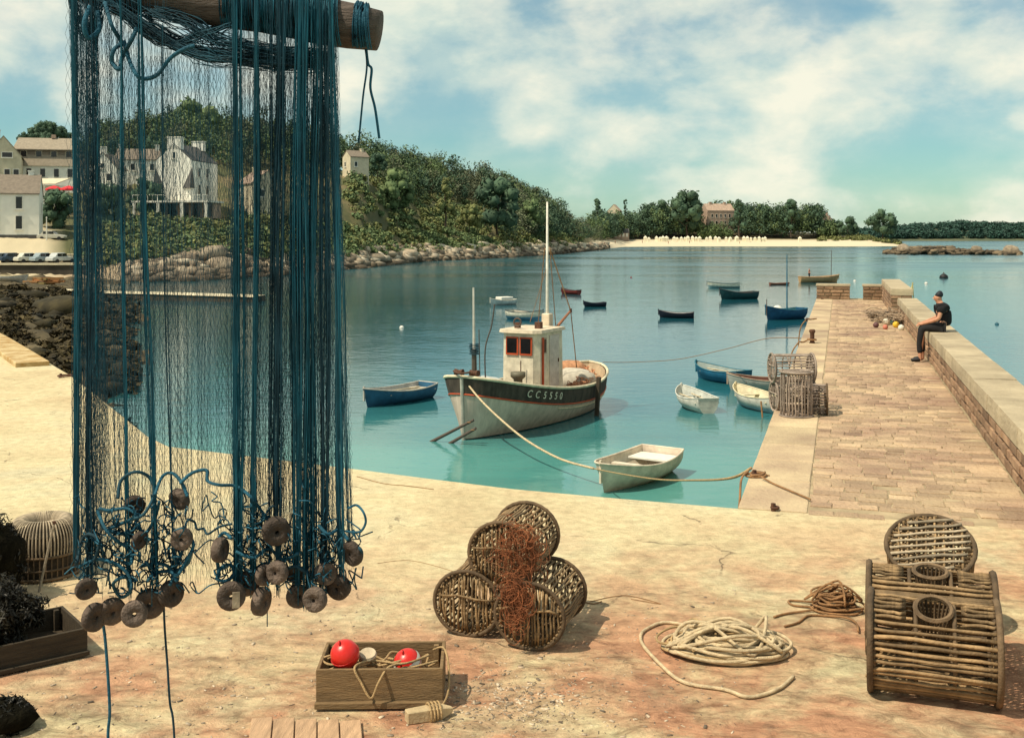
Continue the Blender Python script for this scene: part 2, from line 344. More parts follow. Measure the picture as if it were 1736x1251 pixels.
c = mix_(t, math_(t, 'MULTIPLY', nn(t, 'ShaderNodeMapRange', {0: gr, 1: .54, 2: .68}).outputs[0], math_(t, 'ADD', math_(t, 'MULTIPLY', near, .5), .12)), c, (.21, .165, .115, 1))
mo = noise_(t, nn(t, 'ShaderNodeMapping', {0: co, 'Scale': (1, 1.6, 1), 'Rotation': (0, 0, .5)}).outputs[0], 5.5, 8, .72, .8)
c = mix_(t, math_(t, 'MULTIPLY', near, .8), c, mix_(t, 1.0, c, ramp_(t, mo, [(.34, (.42, .36, .32)), (.5, (.98, .95, .92)), (.66, (1.3, 1.3, 1.25))]), 'MULTIPLY'))
c = mix_(t, .75, c, ramp_(t, a3, [(.3, (.66, .64, .6)), (.62, (1.16, 1.14, 1.1))]), 'MULTIPLY')
wv = nn(t, 'ShaderNodeVectorMath', {0: co, 1: nn(t, 'ShaderNodeVectorMath', {0: nn(t, 'ShaderNodeTexNoise', {'Vector': co, 'Scale': 1.2, 'Detail': 5}).outputs['Color'], 1: (.9, .9, .9)}, operation='MULTIPLY').outputs[0]}, operation='ADD').outputs[0]
vo = nn(t, 'ShaderNodeTexVoronoi', {'Vector': wv, 'Scale': .42}, feature='DISTANCE_TO_EDGE').outputs['Distance']
ck = math_(t, 'MULTIPLY', nn(t, 'ShaderNodeMapRange', {0: vo, 1: .0015, 2: .006, 3: 1, 4: 0}).outputs[0], nn(t, 'ShaderNodeMapRange', {0: gr, 1: .5, 2: .6, 4: .6}).outputs[0])
c = mix_(t, ck, c, (.15, .105, .065, 1))
t.links.new(c, b.inputs['Base Color']); b.inputs['Roughness'].default_value = .93; b.inputs['Specular IOR Level'].default_value = .2
hh = math_(t, 'ADD', math_(t, 'ADD', noise_(t, co, 24, 7, .72), math_(t, 'MULTIPLY', math_(t, 'MULTIPLY', mo, near), 3.0)), math_(t, 'MULTIPLY', ck, -1.2))
bp = nn(t, 'ShaderNodeBump', {'Height': hh, 'Strength': .75, 'Distance': .022}); t.links.new(bp.outputs[0], b.inputs['Normal'])

PD = Vector((.2863, .9581, 0)); PN = Vector((.9581, -.2863, 0)); PC = Vector((2.07, 10.07, 0))     # pier axis, right normal, corner
def pier(s, q, z=0.0): return PC+PD*s+PN*q+Vector((0, 0, z))
edge = [G(x, y) for x, y in ((-70, 535), (0, 566), (60, 602), (120, 637), (170, 676), (215, 712), (250, 740), (285, 757), (420, 773), (600, 795), (740, 813), (870, 829), (1060, 846), (1250, 862))]
edge = [Vector((-70, 62, 0)), Vector((-34, 48, 0))]+edge
top = edge+[pier(0, 3.12), pier(-14.5, 3.12), Vector((-70, -14, 0))]
mb = MB(); mb.poly(top); n = len(top)
for i in range(n):
    a, c2 = top[i], top[(i+1) % n]; mb.poly([a, Vector((a.x, a.y, -7)), Vector((c2.x, c2.y, -7)), c2])
quay = mb.build('quay', 'quay'); quay['kind'] = 'structure'
# kerb of the left quay edge: flat ochre lichened copings
M['ochre'] = mat('ochre', (.33, .18, .045), .9, .3, 3, bump=.6, bscale=30, col2=(.62, .5, .28))
ks = smooth_path([G(x, y) for x, y in ((-70, 537), (0, 570), (40, 593), (84, 620))], 3)
for i in range(len(ks)-1):
    a, c2 = ks[i], ks[i+1]; dd = (c2-a); ln = dd.length; dd.normalize(); nrm = Vector((-dd.y, dd.x, 0)); mid = (a+c2)/2-nrm*.3
    MB().box(mid+Vector((0, 0, .035)), (ln-.02, .6, .11), math.atan2(dd.y, dd.x)).build('kerb_stone', 'ochre', quay, bevel=.012)

# --- pier
M['sett'] = mat('sett', (.27, .165, .115), .92, .28, .7, bump=1.4, bscale=22, col2=(.52, .385, .235), isl=.24, detail=9)
M['sett_edge'] = mat('sett_edge', (.32, .22, .15), .92, .2, .9, bump=.9, bscale=26, isl=.12, col2=(.58, .46, .28), detail=9)
M['mortar'] = mat('mortar', (.36, .28, .17), .95, .3, 3, bump=.5)
M['wallstone'] = mat('wallstone', (.19, .11, .065), .92, .35, 2.5, bump=1, bscale=18, col2=(.37, .24, .145), isl=.4)
M['cement'] = mat('cement', (.31, .25, .165), .92, .16, 1.3, bump=1, bscale=22, isl=.12, col2=(.52, .43, .285))
PL = 34.6
mb = MB(); pts = [pier(-.0, 0, -.0), pier(PL+1.2, 0), pier(PL+1.2, 3.12), pier(0, 3.12)]
zt = .0
T = [Vector((p.x, p.y, zt)) for p in pts]; mb.poly(T)
for i in range(4):
    a, c2 = T[i], T[(i+1) % 4]; mb.poly([a, Vector((a.x, a.y, -7)), Vector((c2.x, c2.y, -7)), c2])
pr = mb.build('pier', 'mortar'); pr['kind'] = 'structure'
rng = np.random.default_rng(3)
def slab(cx, cy, lx, ly, h, jig=.012):
    """stone with uneven outline, in pier coordinates (s, q)"""
    V = []
    for z, k in ((-.04, 0), (h*.6, 0), (h, .018)):
        for sx, sy in ((-1, -1), (1, -1), (1, 1), (-1, 1)):
            V.append((cx+sx*(lx/2-k*.6), cy+sy*(ly/2-k*.6), z))
    V = np.array(V); j = rng.uniform(-jig, jig, (4, 2)); V[:, :2] += np.tile(j, (3, 1)); V[8:, 2] += rng.uniform(-.006, .006, 4)
    Fs = [(8, 9, 10, 11)]+[(a+o_, (a+1) % 4+o_, (a+1) % 4+4+o_, a+4+o_) for o_ in (0, 4) for a in range(4)]
    return V, Fs
def to_pier(V):
    V = np.asarray(V); b_ = np.array([PC.x, PC.y, 0]); return b_+V[:, :1]*np.array(PD)+V[:, 1:2]*np.array(PN)+V[:, 2:]*np.array([0, 0, 1.])
st_all = []; s = -.75; row = 0
while s < PL-.1:
    dpt = rng.uniform(.14, .20); q = .62 if s > -.0 else .62
    q += rng.uniform(-.0, .02); first = True
    while q < 2.56:
        ln = rng.uniform(.15, .31)
        if 2.58-q-ln < .18: ln = 2.58-q
        if s > .25 or rng.uniform() < .45+s*.6: st_all.append(slab(s+dpt/2, q+ln/2, dpt-.009, ln-.009, rng.uniform(.003, .015) if s > 0 else .005))
        q += ln
    s += dpt; row += 1
for i, (V, Fs) in enumerate(st_all):
    if i >= 290: break
    me = bpy.data.meshes.new('paving_stone'); me.from_pydata([tuple(p) for p in to_pier(V)], [], Fs); link('paving_stone', me, 'sett', pr)
rest = st_all[290:]; V = np.concatenate([to_pier(v) for v, f in rest]); Fs = np.concatenate([np.array(f)+12*i for i, (v, f) in enumerate(rest)])
o = npobj('paving', V, Fs, 'sett', pr); o['kind'] = 'stuff'
s = .0
while s < PL:
    ln = rng.uniform(.75, 1.25); V, Fs = slab(s+ln/2, .308, ln-.01, .612, .012, .004)
    me = bpy.data.meshes.new('coping_stone'); me.from_pydata([tuple(p) for p in to_pier(V)], [], Fs); link('coping_stone', me, 'sett_edge', pr); s += ln

# --- parapet wall on the seaward side
def wall_run(name, label, s0, s1, q0, q1, h, both_ends=True, coping=True):
    w = empty(name, (0, 0, 0), 0, label, 'wall')
    c_ = [pier(s0+.03, q0+.04), pier(s1-.03, q0+.04), pier(s1-.03, q1-.04), pier(s0+.03, q1-.04)]
    mb = MB(); mb.poly([Vector((p.x, p.y, h-.2)) for p in c_])
    for i in range(4):
        a, c2 = c_[i], c_[(i+1) % 4]; mb.poly([Vector((a.x, a.y, -.3)), Vector((c2.x, c2.y, -.3)), Vector((c2.x, c2.y, h-.2)), Vector((a.x, a.y, h-.2))])
    mb.build('core', 'mortar', w)
    nc = max(2, int(round((h-.2)/.135))); ch = (h-.2)/nc
    rr = np.random.default_rng(int(abs(s0*10)))
    for c in range(nc):
        s = s0; 
        while s < s1-.01:
            ln = rr.uniform(.28, .62)
            if s1-s-ln < .2: ln = s1-s
            far = s > 22
            V = []
            for dq, k in ((.07, 0), (-.012-rr.uniform(0, .015), .018)):
                for sx, sz in ((-1, -1), (1, -1), (1, 1), (-1, 1)): V.append((s+ln/2+sx*(ln/2-.008-k), q0+.01+dq, c*ch+ch/2+sz*(ch/2-.008-k)))
            Fs = [(4, 5, 6, 7)]+[(a, (a+1) % 4, (a+1) % 4+4, a+4) for a in range(4)]
            me = bpy.data.meshes.new('wall_stone'); me.from_pydata([tuple(p) for p in to_pier(np.array(V))], [], Fs); link('wall_stone', me, 'wallstone', w); s += ln
        # near end stones
        for k in range(2):
            wd = (q1-q0)/2; V = []
            for ds, kk in ((.07, 0), (-.012, .015)):
                for sx, sz in ((-1, -1), (1, -1), (1, 1), (-1, 1)): V.append((s0+.01+ds, q0+wd*(k+.5)+sx*(wd/2-.008-kk), c*ch+ch/2+sz*(ch/2-.008-kk)))
            me = bpy.data.meshes.new('wall_stone'); me.from_pydata([tuple(p) for p in to_pier(np.array(V))], [], [(4, 5, 6, 7)]+[(a, (a+1) % 4, (a+1) % 4+4, a+4) for a in range(4)]); link('wall_stone', me, 'wallstone', w)
    s = s0
    while s < s1-.01:
        ln = rr.uniform(1.5, 2.4)
        if s1-s-ln < .8: ln = s1-s
        V, Fs = slab(s+ln/2, (q0+q1)/2, ln-.006, q1-q0+.03, .2, .006); V[:, 2] = np.where(V[:, 2] < 0, 0, V[:, 2])+h-.2
        me = bpy.data.meshes.new('coping'); me.from_pydata([tuple(p) for p in to_pier(V)], [], Fs); link('coping', me, 'cement', w); s += ln
    return w
wall_run('parapet_wall', 'long low stone parapet with pale cement top along the right side of the pier', -14.4, 25.3, 2.6, 3.13, .6)
wall_run('parapet_wall', 'taller brown stone parapet block beyond the gap near the end of the pier', 26.6, 34.7, 2.46, 3.1, .82)
def cross_wall(label, q0, q1, s0, h):
    w = empty('end_wall', (0, 0, 0), 0, label, 'wall'); rr = np.random.default_rng(int(q0*10)+5)
    mb = MB(); c_ = [pier(s0+.04, q0+.03), pier(s0+.55, q0+.03), pier(s0+.55, q1-.03), pier(s0+.04, q1-.03)]
    mb.poly([Vector((p.x, p.y, h-.08)) for p in c_])
    for i in range(4):
        a, c2 = c_[i], c_[(i+1) % 4]; mb.poly([Vector((a.x, a.y, -.3)), Vector((c2.x, c2.y, -.3)), Vector((c2.x, c2.y, h-.08)), Vector((a.x, a.y, h-.08))])
    mb.build('core', 'mortar', w); nc = 4; ch = (h-.08)/nc
    for c in range(nc):
        q = q0
        while q < q1-.01:
            ln = rr.uniform(.25, .5)
            if q1-q-ln < .15: ln = q1-q
            V = []
            for ds, kk in ((.07, 0), (-.012, .015)):
                for sx, sz in ((-1, -1), (1, -1), (1, 1), (-1, 1)): V.append((s0+.01+ds, q+ln/2+sx*(ln/2-.008-kk), c*ch+ch/2+sz*(ch/2-.008-kk)))
            me = bpy.data.meshes.new('wall_stone'); me.from_pydata([tuple(p) for p in to_pier(np.array(V))], [], [(4, 5, 6, 7)]+[(a, (a+1) % 4, (a+1) % 4+4, a+4) for a in range(4)]); link('wall_stone', me, 'wallstone', w); q += ln
    V, Fs = slab(s0+.29, (q0+q1)/2, .6, q1-q0+.03, .08, .004); V[:, 2] = np.where(V[:, 2] < 0, 0, V[:, 2])+h-.08
    me = bpy.data.meshes.new('coping'); me.from_pydata([tuple(p) for p in to_pier(V)], [], Fs); link('coping', me, 'cement', w)
cross_wall('short stone end wall of the pier left of the gap', .0, 1.28, 34.75, .6)
cross_wall('stone end wall of the pier right of the gap, joining the parapet', 1.75, 3.1, 34.75, .6)

# --- left foreshore: dark weed-covered rocks below the quay
rng = np.random.default_rng(21)
M['foreshore'] = mat('foreshore', (.022, .018, .010), .85, .5, .5, bump=1, bscale=5, col2=(.15, .115, .06), spec=.2)
pxs = np.arange(-420, 300, 12.0); ys = np.concatenate([np.arange(20, 70, 1.6), np.arange(70, 150, 3.0)])
zc = np.interp(pxs, [-420, 0, 120, 190, 240, 300], [-1.7, -2.5, -3.0, -3.35, -3.75, -4.3])
Vt = []
for i, px in enumerate(pxs):
    for Y in ys:
        X = (px-CX)/F*Y; z = np.interp(px+30*math.sin(Y*.21)+18*math.sin(Y*.53), pxs, zc)+.16*math.sin(X*1.3+.7*Y)+.12*math.sin(1.9*Y+2*X)+rng.normal()*.10
        if 95 < Y < 150: z -= .25*(Y-95)/55
        Vt.append((X, Y, z))
nx, ny = len(pxs), len(ys); I = np.arange((nx-1)*(ny-1)); a = (I//(ny-1))*ny+I % (ny-1)
o = npobj('foreshore', np.array(Vt), np.stack([a, a+ny, a+ny+1, a+1], 1), 'foreshore', smooth=True); o['kind'] = 'structure'
parts = []
for k in range(420):
    px = rng.uniform(-60, 225); Y = 24+rng.uniform(0, 1)**1.3*78; X = (px-CX)/F*Y
    z = np.interp(px+30*math.sin(Y*.21)+18*math.sin(Y*.53), [-420, 0, 120, 190, 240, 300], [-1.7, -2.5, -3.0, -3.35, -3.75, -4.3]); sc = rng.uniform(.15, .62)*(1 if Y < 70 else 1.3)
    parts.append(rock_np((X, Y, z+.05), (sc*1.2, sc, sc*.55), rng, ICO1, .4))
V, Fs = joinnp(parts); o = npobj('seaweed_rocks', V, Fs, 'rock_weed'); tag(o, 'dark seaweed-covered rocks of the foreshore left of the net', 'rocks', kind='stuff')
Vw = []
n_ = 46000; px = rng.uniform(-60, 235, n_); Y = 24+rng.uniform(0, 1, n_)**1.25*82; X = (px-CX)/F*Y; z = np.interp(px+30*np.sin(Y*.21)+18*np.sin(Y*.53), [-420, 0, 120, 190, 240, 300], [-1.7, -2.5, -3.0, -3.35, -3.75, -4.3])+.14*np.sin(X*2.1)*np.sin(Y*.9)
d_ = rng.normal(size=(n_, 3))*.5+np.array([0, 0, 1.]); d_ /= np.linalg.norm(d_, axis=1)[:, None]; u_ = np.cross(d_, rng.normal(size=(n_, 3))); u_ /= np.linalg.norm(u_, axis=1)[:, None]; w_ = np.cross(d_, u_); s_ = (rng.uniform(.06, .26, n_)*(.5+Y/80))[:, None]
c_ = np.stack([X, Y, z+.05+.3*rng.uniform(0, 1, n_)*(np.sin(X*1.7+Y*.6) > .1)], 1); Vw = np.stack([c_-u_*s_, c_+w_*s_*.5, c_+u_*s_, c_-w_*s_*.5], 1).reshape(-1, 3)
tag(npobj('wrack', Vw, np.arange(4*n_).reshape(-1, 4), 'shore_weed'), 'brown and black wrack covering the foreshore rocks', 'seaweed', kind='stuff')
for k, (px, py, sz, lb) in enumerate([(62, 500, 1.3, 'black weedy boulder on the foreshore below the pale slipway edge'), (100, 520, 2.0, 'largest black weedy boulder at the left edge of the net'), (40, 497, .9, 'small dark boulder just under the beached white boat')]):
    p = G(px, py+9, -2.8); V, Fs = rock_np((0, 0, .2), (sz, sz*.8, sz*.5), rng); o = npobj('boulder', V, Fs, 'rock_weed'); o.location = p; tag(o, lb, 'rock')
# slipway / jetty
M['slip_top'] = mat('slip_top', (.62, .54, .37), .9, .15, .8, bump=.3)
M['slip_wall'] = mat('slip_wall', (.07, .058, .04), .9, .4, .5, bump=.8, bscale=4)
sp_ = [P(-120, 482, 118), P(0, 487, 112), P(125, 495, 106), P(260, 498, 102), P(430, 503, 99)]
mb = MB(); mw = MB()
for i in range(4):
    a, c2 = sp_[i], sp_[i+1]; bk = Vector((.4, 3.0, .0))
    mb.add([a, c2, c2+bk, a+bk], [(0, 1, 2, 3)]); A, B2 = a-Vector((0, 0, .05)), c2-Vector((0, 0, .05))
    mw.add([Vector((A.x, A.y, -6)), Vector((B2.x, B2.y, -6)), B2, A], [(0, 1, 2, 3)])
    mb.add([a, c2, B2+Vector((0, -.1, 0)), A+Vector((0, -.1, 0))], [(0, 3, 2, 1)])
e_ = sp_[-1]; mw.add([Vector((e_.x, e_.y, -6)), Vector((e_.x+.4, e_.y+3, -6)), e_+Vector((.4, 3, -.05)), e_-Vector((0, 0, .05))], [(0, 1, 2, 3)])
sw = mb.build('slipway', 'slip_top'); sw['kind'] = 'structure'; mw.build('retaining_wall', 'slip_wall', sw)

# --- hillside and shore: profiles by bearing (image column), each a list of (distance, height)
prof = {-420: [(95, -5), (125, -3.5), (150, -1.3), (170, 2), (215, 12), (300, 20), (700, 12)],
 0: [(100, -5), (148, -3.7), (152, -1.3), (157, 1.8), (213, 11.5), (290, 17), (700, 12)],
 130: [(105, -5), (148, -3.7), (152, -1.3), (161, 1.6), (218, 12), (310, 20), (700, 12)],
 200: [(115, -5), (147, -3.5), (153, -.5), (176, 4), (224, 13), (320, 27), (700, 12)],
 330: [(130, -5), (148, -3.5), (162, .4), (186, 5.6), (228, 14), (330, 32), (700, 12)],
 460: [(150, -5), (165, -3.5), (177, -.4), (198, 5.3), (244, 15), (330, 28), (700, 12)],
 610: [(190, -5), (203, -3.5), (214, -1.0), (233, 4), (262, 16.3), (330, 21), (700, 10)],
 700: [(236, -5), (248, -3.5), (259, -1.0), (277, 3.2), (302, 11), (360, 20.5), (700, 9)],
 850: [(288, -5), (300, -3.5), (311, -.9), (327, 3), (348, 8), (400, 17), (720, 6)],
 930: [(332, -5), (345, -3.5), (356, -.8), (371, 2.5), (388, 5.5), (425, 9), (740, 5)],
 970: [(375, -5), (392, -3.5), (402, -1), (420, 1.5), (436, 3), (470, 5), (760, 4)],
 1010: [(440, -5), (455, -3.5), (467, -1.7), (520, -1), (600, .5), (690, 3), (800, 4)],
 1060: [(560, -5), (600, -3.5), (645, -1.4), (675, -.6), (700, .8), (760, 5), (900, 5)],
 1165: [(580, -5), (622, -3.5), (655, -1.3), (690, -.4), (712, 2), (780, 8), (1000, 5)],
 1400: [(580, -5), (622, -3.5), (655, -1.3), (685, -.3), (705, 1.2), (760, 4), (1000, 3)],
 1470: [(590, -5), (626, -3.5), (650, -1.8), (672, .2), (690, .9), (720, 1), (900, -4)],
 1525: [(600, -5), (640, -3.4), (650, -3.0), (662, -2.8), (670, -3), (690, -3.4), (800, -5)],
 1545: [(600, -5.2), (640, -5), (650, -5), (662, -5), (670, -5), (690, -5), (800, -5.5)]}
KX = sorted(prof); KA = np.array([prof[k] for k in KX], dtype=float)
def prof_at(px):
    return np.stack([[np.interp(px, KX, KA[:, j, c]) for c in range(2)] for j in range(7)])
def ground(px, t):
    """point on the land at a bearing; t runs 0..6 along the profile"""
    p = prof_at(px); Y = np.interp(t, range(7), p[:, 0]); z = np.interp(t, range(7), p[:, 1]); return np.array([(px-CX)/F*Y, Y, z])
cols = np.arange(-420, 1546, 8.0); ts = np.concatenate([np.linspace(0, 1, 4)[:-1], np.linspace(1, 5, 33), [5.4, 6]])
rng = np.random.default_rng(5); Vt = []
for px in cols:
    p = prof_at(px); Y = np.interp(ts, range(7), p[:, 0]); z = np.interp(ts, range(7), p[:, 1])
    j = rng.normal(size=len(ts))*np.where((ts > 1.2) & (px > 140) & (px < 990), .35, .06); Vt.append(np.stack([(px-CX)/F*Y, Y, z+j], 1))
V = np.concatenate(Vt); ny = len(ts); I = np.arange((len(cols)-1)*(ny-1)); a = (I//(ny-1))*ny+I % (ny-1)
m, t, b = nodes('hill_ground'); M['hill'] = m
co = nn(t, 'ShaderNodeTexCoord').outputs['Object']; sp = nn(t, 'ShaderNodeSeparateXYZ', {0: co})
c = ramp_(t, noise_(t, co, .09, 7, .65), [(.35, (.045, .06, .02)), (.52, (.085, .085, .03)), (.66, (.20, .145, .07))])
c = mix_(t, nn(t, 'ShaderNodeMapRange', {0: math_(t, 'ADD', sp.outputs[2], math_(t, 'MULTIPLY', noise_(t, co, .25, 5), 2.0)), 1: -.2, 2: .9, 3: 1, 4: 0}).outputs[0], c, ramp_(t, noise_(t, co, .4, 6), [(.35, (.2, .15, .1)), (.6, (.4, .31, .2))]))
c = mix_(t, nn(t, 'ShaderNodeMapRange', {0: sp.outputs[1], 1: 500.0, 2: 560.0}).outputs[0], c, mix_(t, nn(t, 'ShaderNodeMapRange', {0: sp.outputs[2], 1: -.3, 2: .5}).outputs[0], (.62, .53, .37, 1), (.16, .13, .07, 1)))
rd = nn(t, 'ShaderNodeMapRange', {0: math_(t, 'ADD', sp.outputs[0], math_(t, 'MULTIPLY', sp.outputs[1], .415)), 1: 1.5, 2: -2.0}).outputs[0]
rd = math_(t, 'MULTIPLY', rd, nn(t, 'ShaderNodeMapRange', {0: sp.outputs[1], 1: 176.0, 2: 168.0}).outputs[0])
c = mix_(t, rd, c, (.52, .44, .29, 1))
t.links.new(c, b.inputs['Base Color']); b.inputs['Roughness'].default_value = .95
o = npobj('hillside', V, np.stack([a, a+ny, a+ny+1, a+1], 1), 'hill', smooth=True); o['kind'] = 'structure'

# --- boulders and rock mass along the shore
m, t, b = nodes('rock_tide'); M['rock_tide'] = m
co = nn(t, 'ShaderNodeTexCoord').outputs['Object']; sp = nn(t, 'ShaderNodeSeparateXYZ', {0: co}); ri = nn(t, 'ShaderNodeNewGeometry').outputs['Random Per Island']
c = ramp_(t, math_(t, 'ADD', math_(t, 'MULTIPLY', ri, .5), math_(t, 'MULTIPLY', noise_(t, co, .7, 5), .5)), [(.25, (.13, .10, .07)), (.45, (.32, .25, .17)), (.7, (.58, .50, .37))])
c = mix_(t, nn(t, 'ShaderNodeMapRange', {0: math_(t, 'ADD', sp.outputs[2], math_(t, 'MULTIPLY', noise_(t, co, .3, 4), 1.6)), 1: -2.1, 2: -.9, 3: .9, 4: 0}).outputs[0], c, (.075, .055, .033, 1))
t.links.new(c, b.inputs['Base Color']); b.inputs['Roughness'].default_value = .92
bp = nn(t, 'ShaderNodeBump', {'Height': noise_(t, co, 3, 6), 'Strength': 1.0, 'Distance': .1}); t.links.new(bp.outputs[0], b.inputs['Normal'])
rng = np.random.default_rng(8); parts = []
for k in range(4600):
    px = rng.uniform(215, 1030); g = ground(px, 1+rng.uniform(-.15, 1.25)); sc = (.25+1.1*rng.uniform(0, 1)**3.5)*(.75+g[1]/600)
    if px > 560 or rng.uniform() < .75: parts.append(rock_np(g+np.array([0, 0, sc*.05]), (sc*1.4, sc, sc*.7), rng, ICO1, .6))
V, Fs = joinnp(parts); o = npobj('shore_rocks', V, Fs, 'rock_tide'); tag(o, 'broken pale rocks lining the foot of the wooded hill', 'rocks', kind='stuff')
for px, t_, s_, lb in [(352, 1.75, 3.6, 'large pale slab of rock on the shore behind the net, below the white house'), (380, 1.35, 3.4, 'low pale rock ledge at the waterline behind the net'), (632, 1.55, 2.6, 'pale boulder at the left end of the rocky shore beside the net'), (690, 1.6, 2.9, 'dark-sided pale boulder on the rocky shore under the big round tree'),
                       (655, 1.75, 2.2, 'small white boulder high on the rocky shore near the net'), (962, 1.8, 3.4, 'pinkish boulder above the rocks right of the fishing boat mast')]:
    g = ground(px, t_); V, Fs = rock_np((0, 0, s_*.12), (s_, s_*.6, s_*.36), rng); o = npobj('boulder', V, Fs, 'rock'); o.location = g; tag(o, lb, 'rock')
# islet
parts = []
for k in range(620):
    u = rng.uniform(0, 1); px = 1500+228*u; Y = 352+rng.normal()*6+18*(1-u); hgt = (1.0+1.3*math.sin(math.pi*min(1, u*1.05+.04))); sc = rng.uniform(.4, 1.0)
    parts.append(rock_np(((px-CX)/F*Y, Y, WZ+rng.uniform(-.1, .62)*hgt), (sc*1.8, sc*1.1, sc*.75), rng, ICO1, .6))
for k in range(60):
    u = rng.uniform(0, 1); px = 1520+95*u; Y = 480+rng.normal()*6; parts.append(rock_np(((px-CX)/F*Y, Y, WZ+.3+.5*u), (2.6, 1.5, 1.0), rng, ICO1, .45))
V, Fs = joinnp(parts); o = npobj('rock_islet', V, Fs, 'rock_islet'); tag(o, 'low reef of brown rocks off the right-hand shore', 'rocks', kind='stuff')
for px, Y, s_, lb in [(1531, 366, 2.6, 'pale rock at the left end of the reef'), (1714, 353, 2.4, 'pointed pale rock at the right end of the reef'), (1655, 352, 2.2, 'pale rock in the middle right of the reef')]:
    V, Fs = rock_np((0, 0, 0), (s_, s_*.7, s_*.8), rng); o = npobj('boulder', V, Fs, 'rock'); o.location = ((px-CX)/F*Y, Y, WZ+1.2); tag(o, lb, 'rock')

# --- far shore
rng = np.random.default_rng(9); far = MB(); pxs = np.arange(1380, 2300, 12.0); Vt = []
m_ = mat('far_ground', (.05, .085, .05), .95, .3, .01, col2=(.14, .13, .07)); M['far_ground'] = m_
for px in pxs:
    k = min(1, max(.45, (px-1440)/110)); hh = (13+2*math.sin(px*.02)+1.5*math.sin(px*.051))*k
    for Y, z in ((1250, -5), (1290, -2.5), (1330, hh*.35), (1420, hh*.7), (1600, hh), (2200, hh*.7), (3000, -5)): Vt.append(((px-CX)/F*Y, Y, z))
I = np.arange((len(pxs)-1)*6); a = (I//6)*7+I % 6
o = npobj('far_hills', np.array(Vt), np.stack([a, a+7, a+8, a+1], 1), 'far_ground', smooth=True); o['kind'] = 'structure'
parts = []
for k in range(1200):
    px = rng.uniform(1400, 2200); u = rng.choice([.02, .3, .55, 1], p=[.35, .2, .15, .3])+rng.uniform(-.03, .05); Y = 1300+300*max(0, u); kk = min(1, max(.45, (px-1440)/110)); hh = (13+2*math.sin(px*.02)+1.5*math.sin(px*.051))*kk
    z = np.interp(Y, (1290, 1330, 1420, 1600), (-2.5, hh*.35, hh*.7, hh)); w = rng.uniform(9, 17); h = w*rng.uniform(.6, .95)
    v, f = leaves(130, [(0, 0, h*.4), (w*.2, 0, h*.3), (-w*.2, w*.1, h*.5)], [w*.32, w*.3, w*.26], 1.5, rng); parts.append((v+np.array([(px-CX)/F*Y, Y, z]), f))
V, Fs = joinnp(parts); o = npobj('far_woods', V, Fs, 'leaf_far'); tag(o, 'distant wooded shore on the right horizon', 'woods', kind='stuff')

# --- woods: the hill, behind the beach, scrub
rng = np.random.default_rng(13); H = {k: [] for k in ('leaf', 'leaf_dark', 'leaf_brown', 'leaf_olive')}
def put(k, px, t_, w, h, kind='round', n=420):
    g = ground(px, t_); (v, f), c_ = tree_np(w, h, rng, kind, n, size=max(.3, w*.042)); H[k].append((v+g, f)); v, f = tri2quad(c_); H[k].append((v+g, f))
for k in range(430):
    px = rng.uniform(135, 950); u = rng.uniform(0, 1); t_ = 4.15+.95*u**.7
    if 560 < px < 650 and t_ < 4.55: continue
    w = rng.uniform(6, 10); 
    kk = rng.choice(['leaf', 'leaf_dark', 'leaf_brown'], p=[.45, .33, .22]) if px < 760 else rng.choice(['leaf', 'leaf_dark', 'leaf_brown'], p=[.25, .15, .6])
    put(kk, px, t_, w, w*rng.uniform(.85, 1.25), rng.choice(['round', 'cone', 'pine'], p=[.7, .2, .1]))
for px in np.arange(130, 945, 9.0):
    w = rng.uniform(6, 9); put(rng.choice(['leaf_dark', 'leaf', 'leaf_brown']), px+rng.uniform(-4, 4), 4.9+rng.uniform(0, .12), w, w*rng.uniform(1.0, 1.6), rng.choice(['round', 'cone']), 420)
for k in range(90):
    px = rng.uniform(860, 1015); t_ = rng.uniform(2.6, 5.0); w = rng.uniform(6, 9); put(rng.choice(['leaf', 'leaf_dark', 'leaf_brown']), px, t_, w, w*rng.uniform(.8, 1.1))
for k in range(60):
    px = rng.uniform(1000, 1075); t_ = rng.uniform(3.6, 4.9); w = rng.uniform(9, 13); put(rng.choice(['leaf', 'leaf_dark']), px, t_, w, w*rng.uniform(.8, 1.15))
V, Fs = joinnp(sum((H[k] for k in ('leaf',)), [])); o = npobj('hill_wood', V, Fs, 'leaf'); tag(o, 'dense mid-green trees covering the hill behind the harbour', 'woods', kind='stuff')
V, Fs = joinnp(H['leaf_dark']); o = npobj('hill_wood', V, Fs, 'leaf_dark'); tag(o, 'dark evergreen trees scattered through the hill wood', 'woods', kind='stuff')
V, Fs = joinnp(H['leaf_brown']); o = npobj('hill_wood', V, Fs, 'leaf_brown'); tag(o, 'dull brownish trees on the falling right flank of the hill', 'woods', kind='stuff')
parts = []; parts2 = []
for k in range(330):
    px = rng.uniform(1015, 1430); u = rng.uniform(0, 1); t_ = 3.6+1.2*u; g = ground(px, t_)
    if 1185 < px < 1248 and u < .55: continue
    w = rng.uniform(10, 16); h = rng.uniform(14, 22) if px > 1090 else rng.uniform(11, 17)
    if px > 1395: h *= .55
    (v, f), c_ = tree_np(w, h, rng, rng.choice(['round', 'cone', 'round']), 420, size=.7); L_ = parts if rng.uniform() < .6 else parts2; L_.append((v+g, f)); v, f = tri2quad(c_); L_.append((v+g, f))
for k in range(16):
    px = rng.uniform(1186, 1246); g = ground(px, rng.uniform(3.3, 3.7)); w = rng.uniform(7, 11); (v, f), c_ = tree_np(w, w*rng.uniform(.7, 1.0), rng, 'round', 420, size=.6); parts2.append((v+g, f)); v, f = tri2quad(c_); parts2.append((v+g, f))
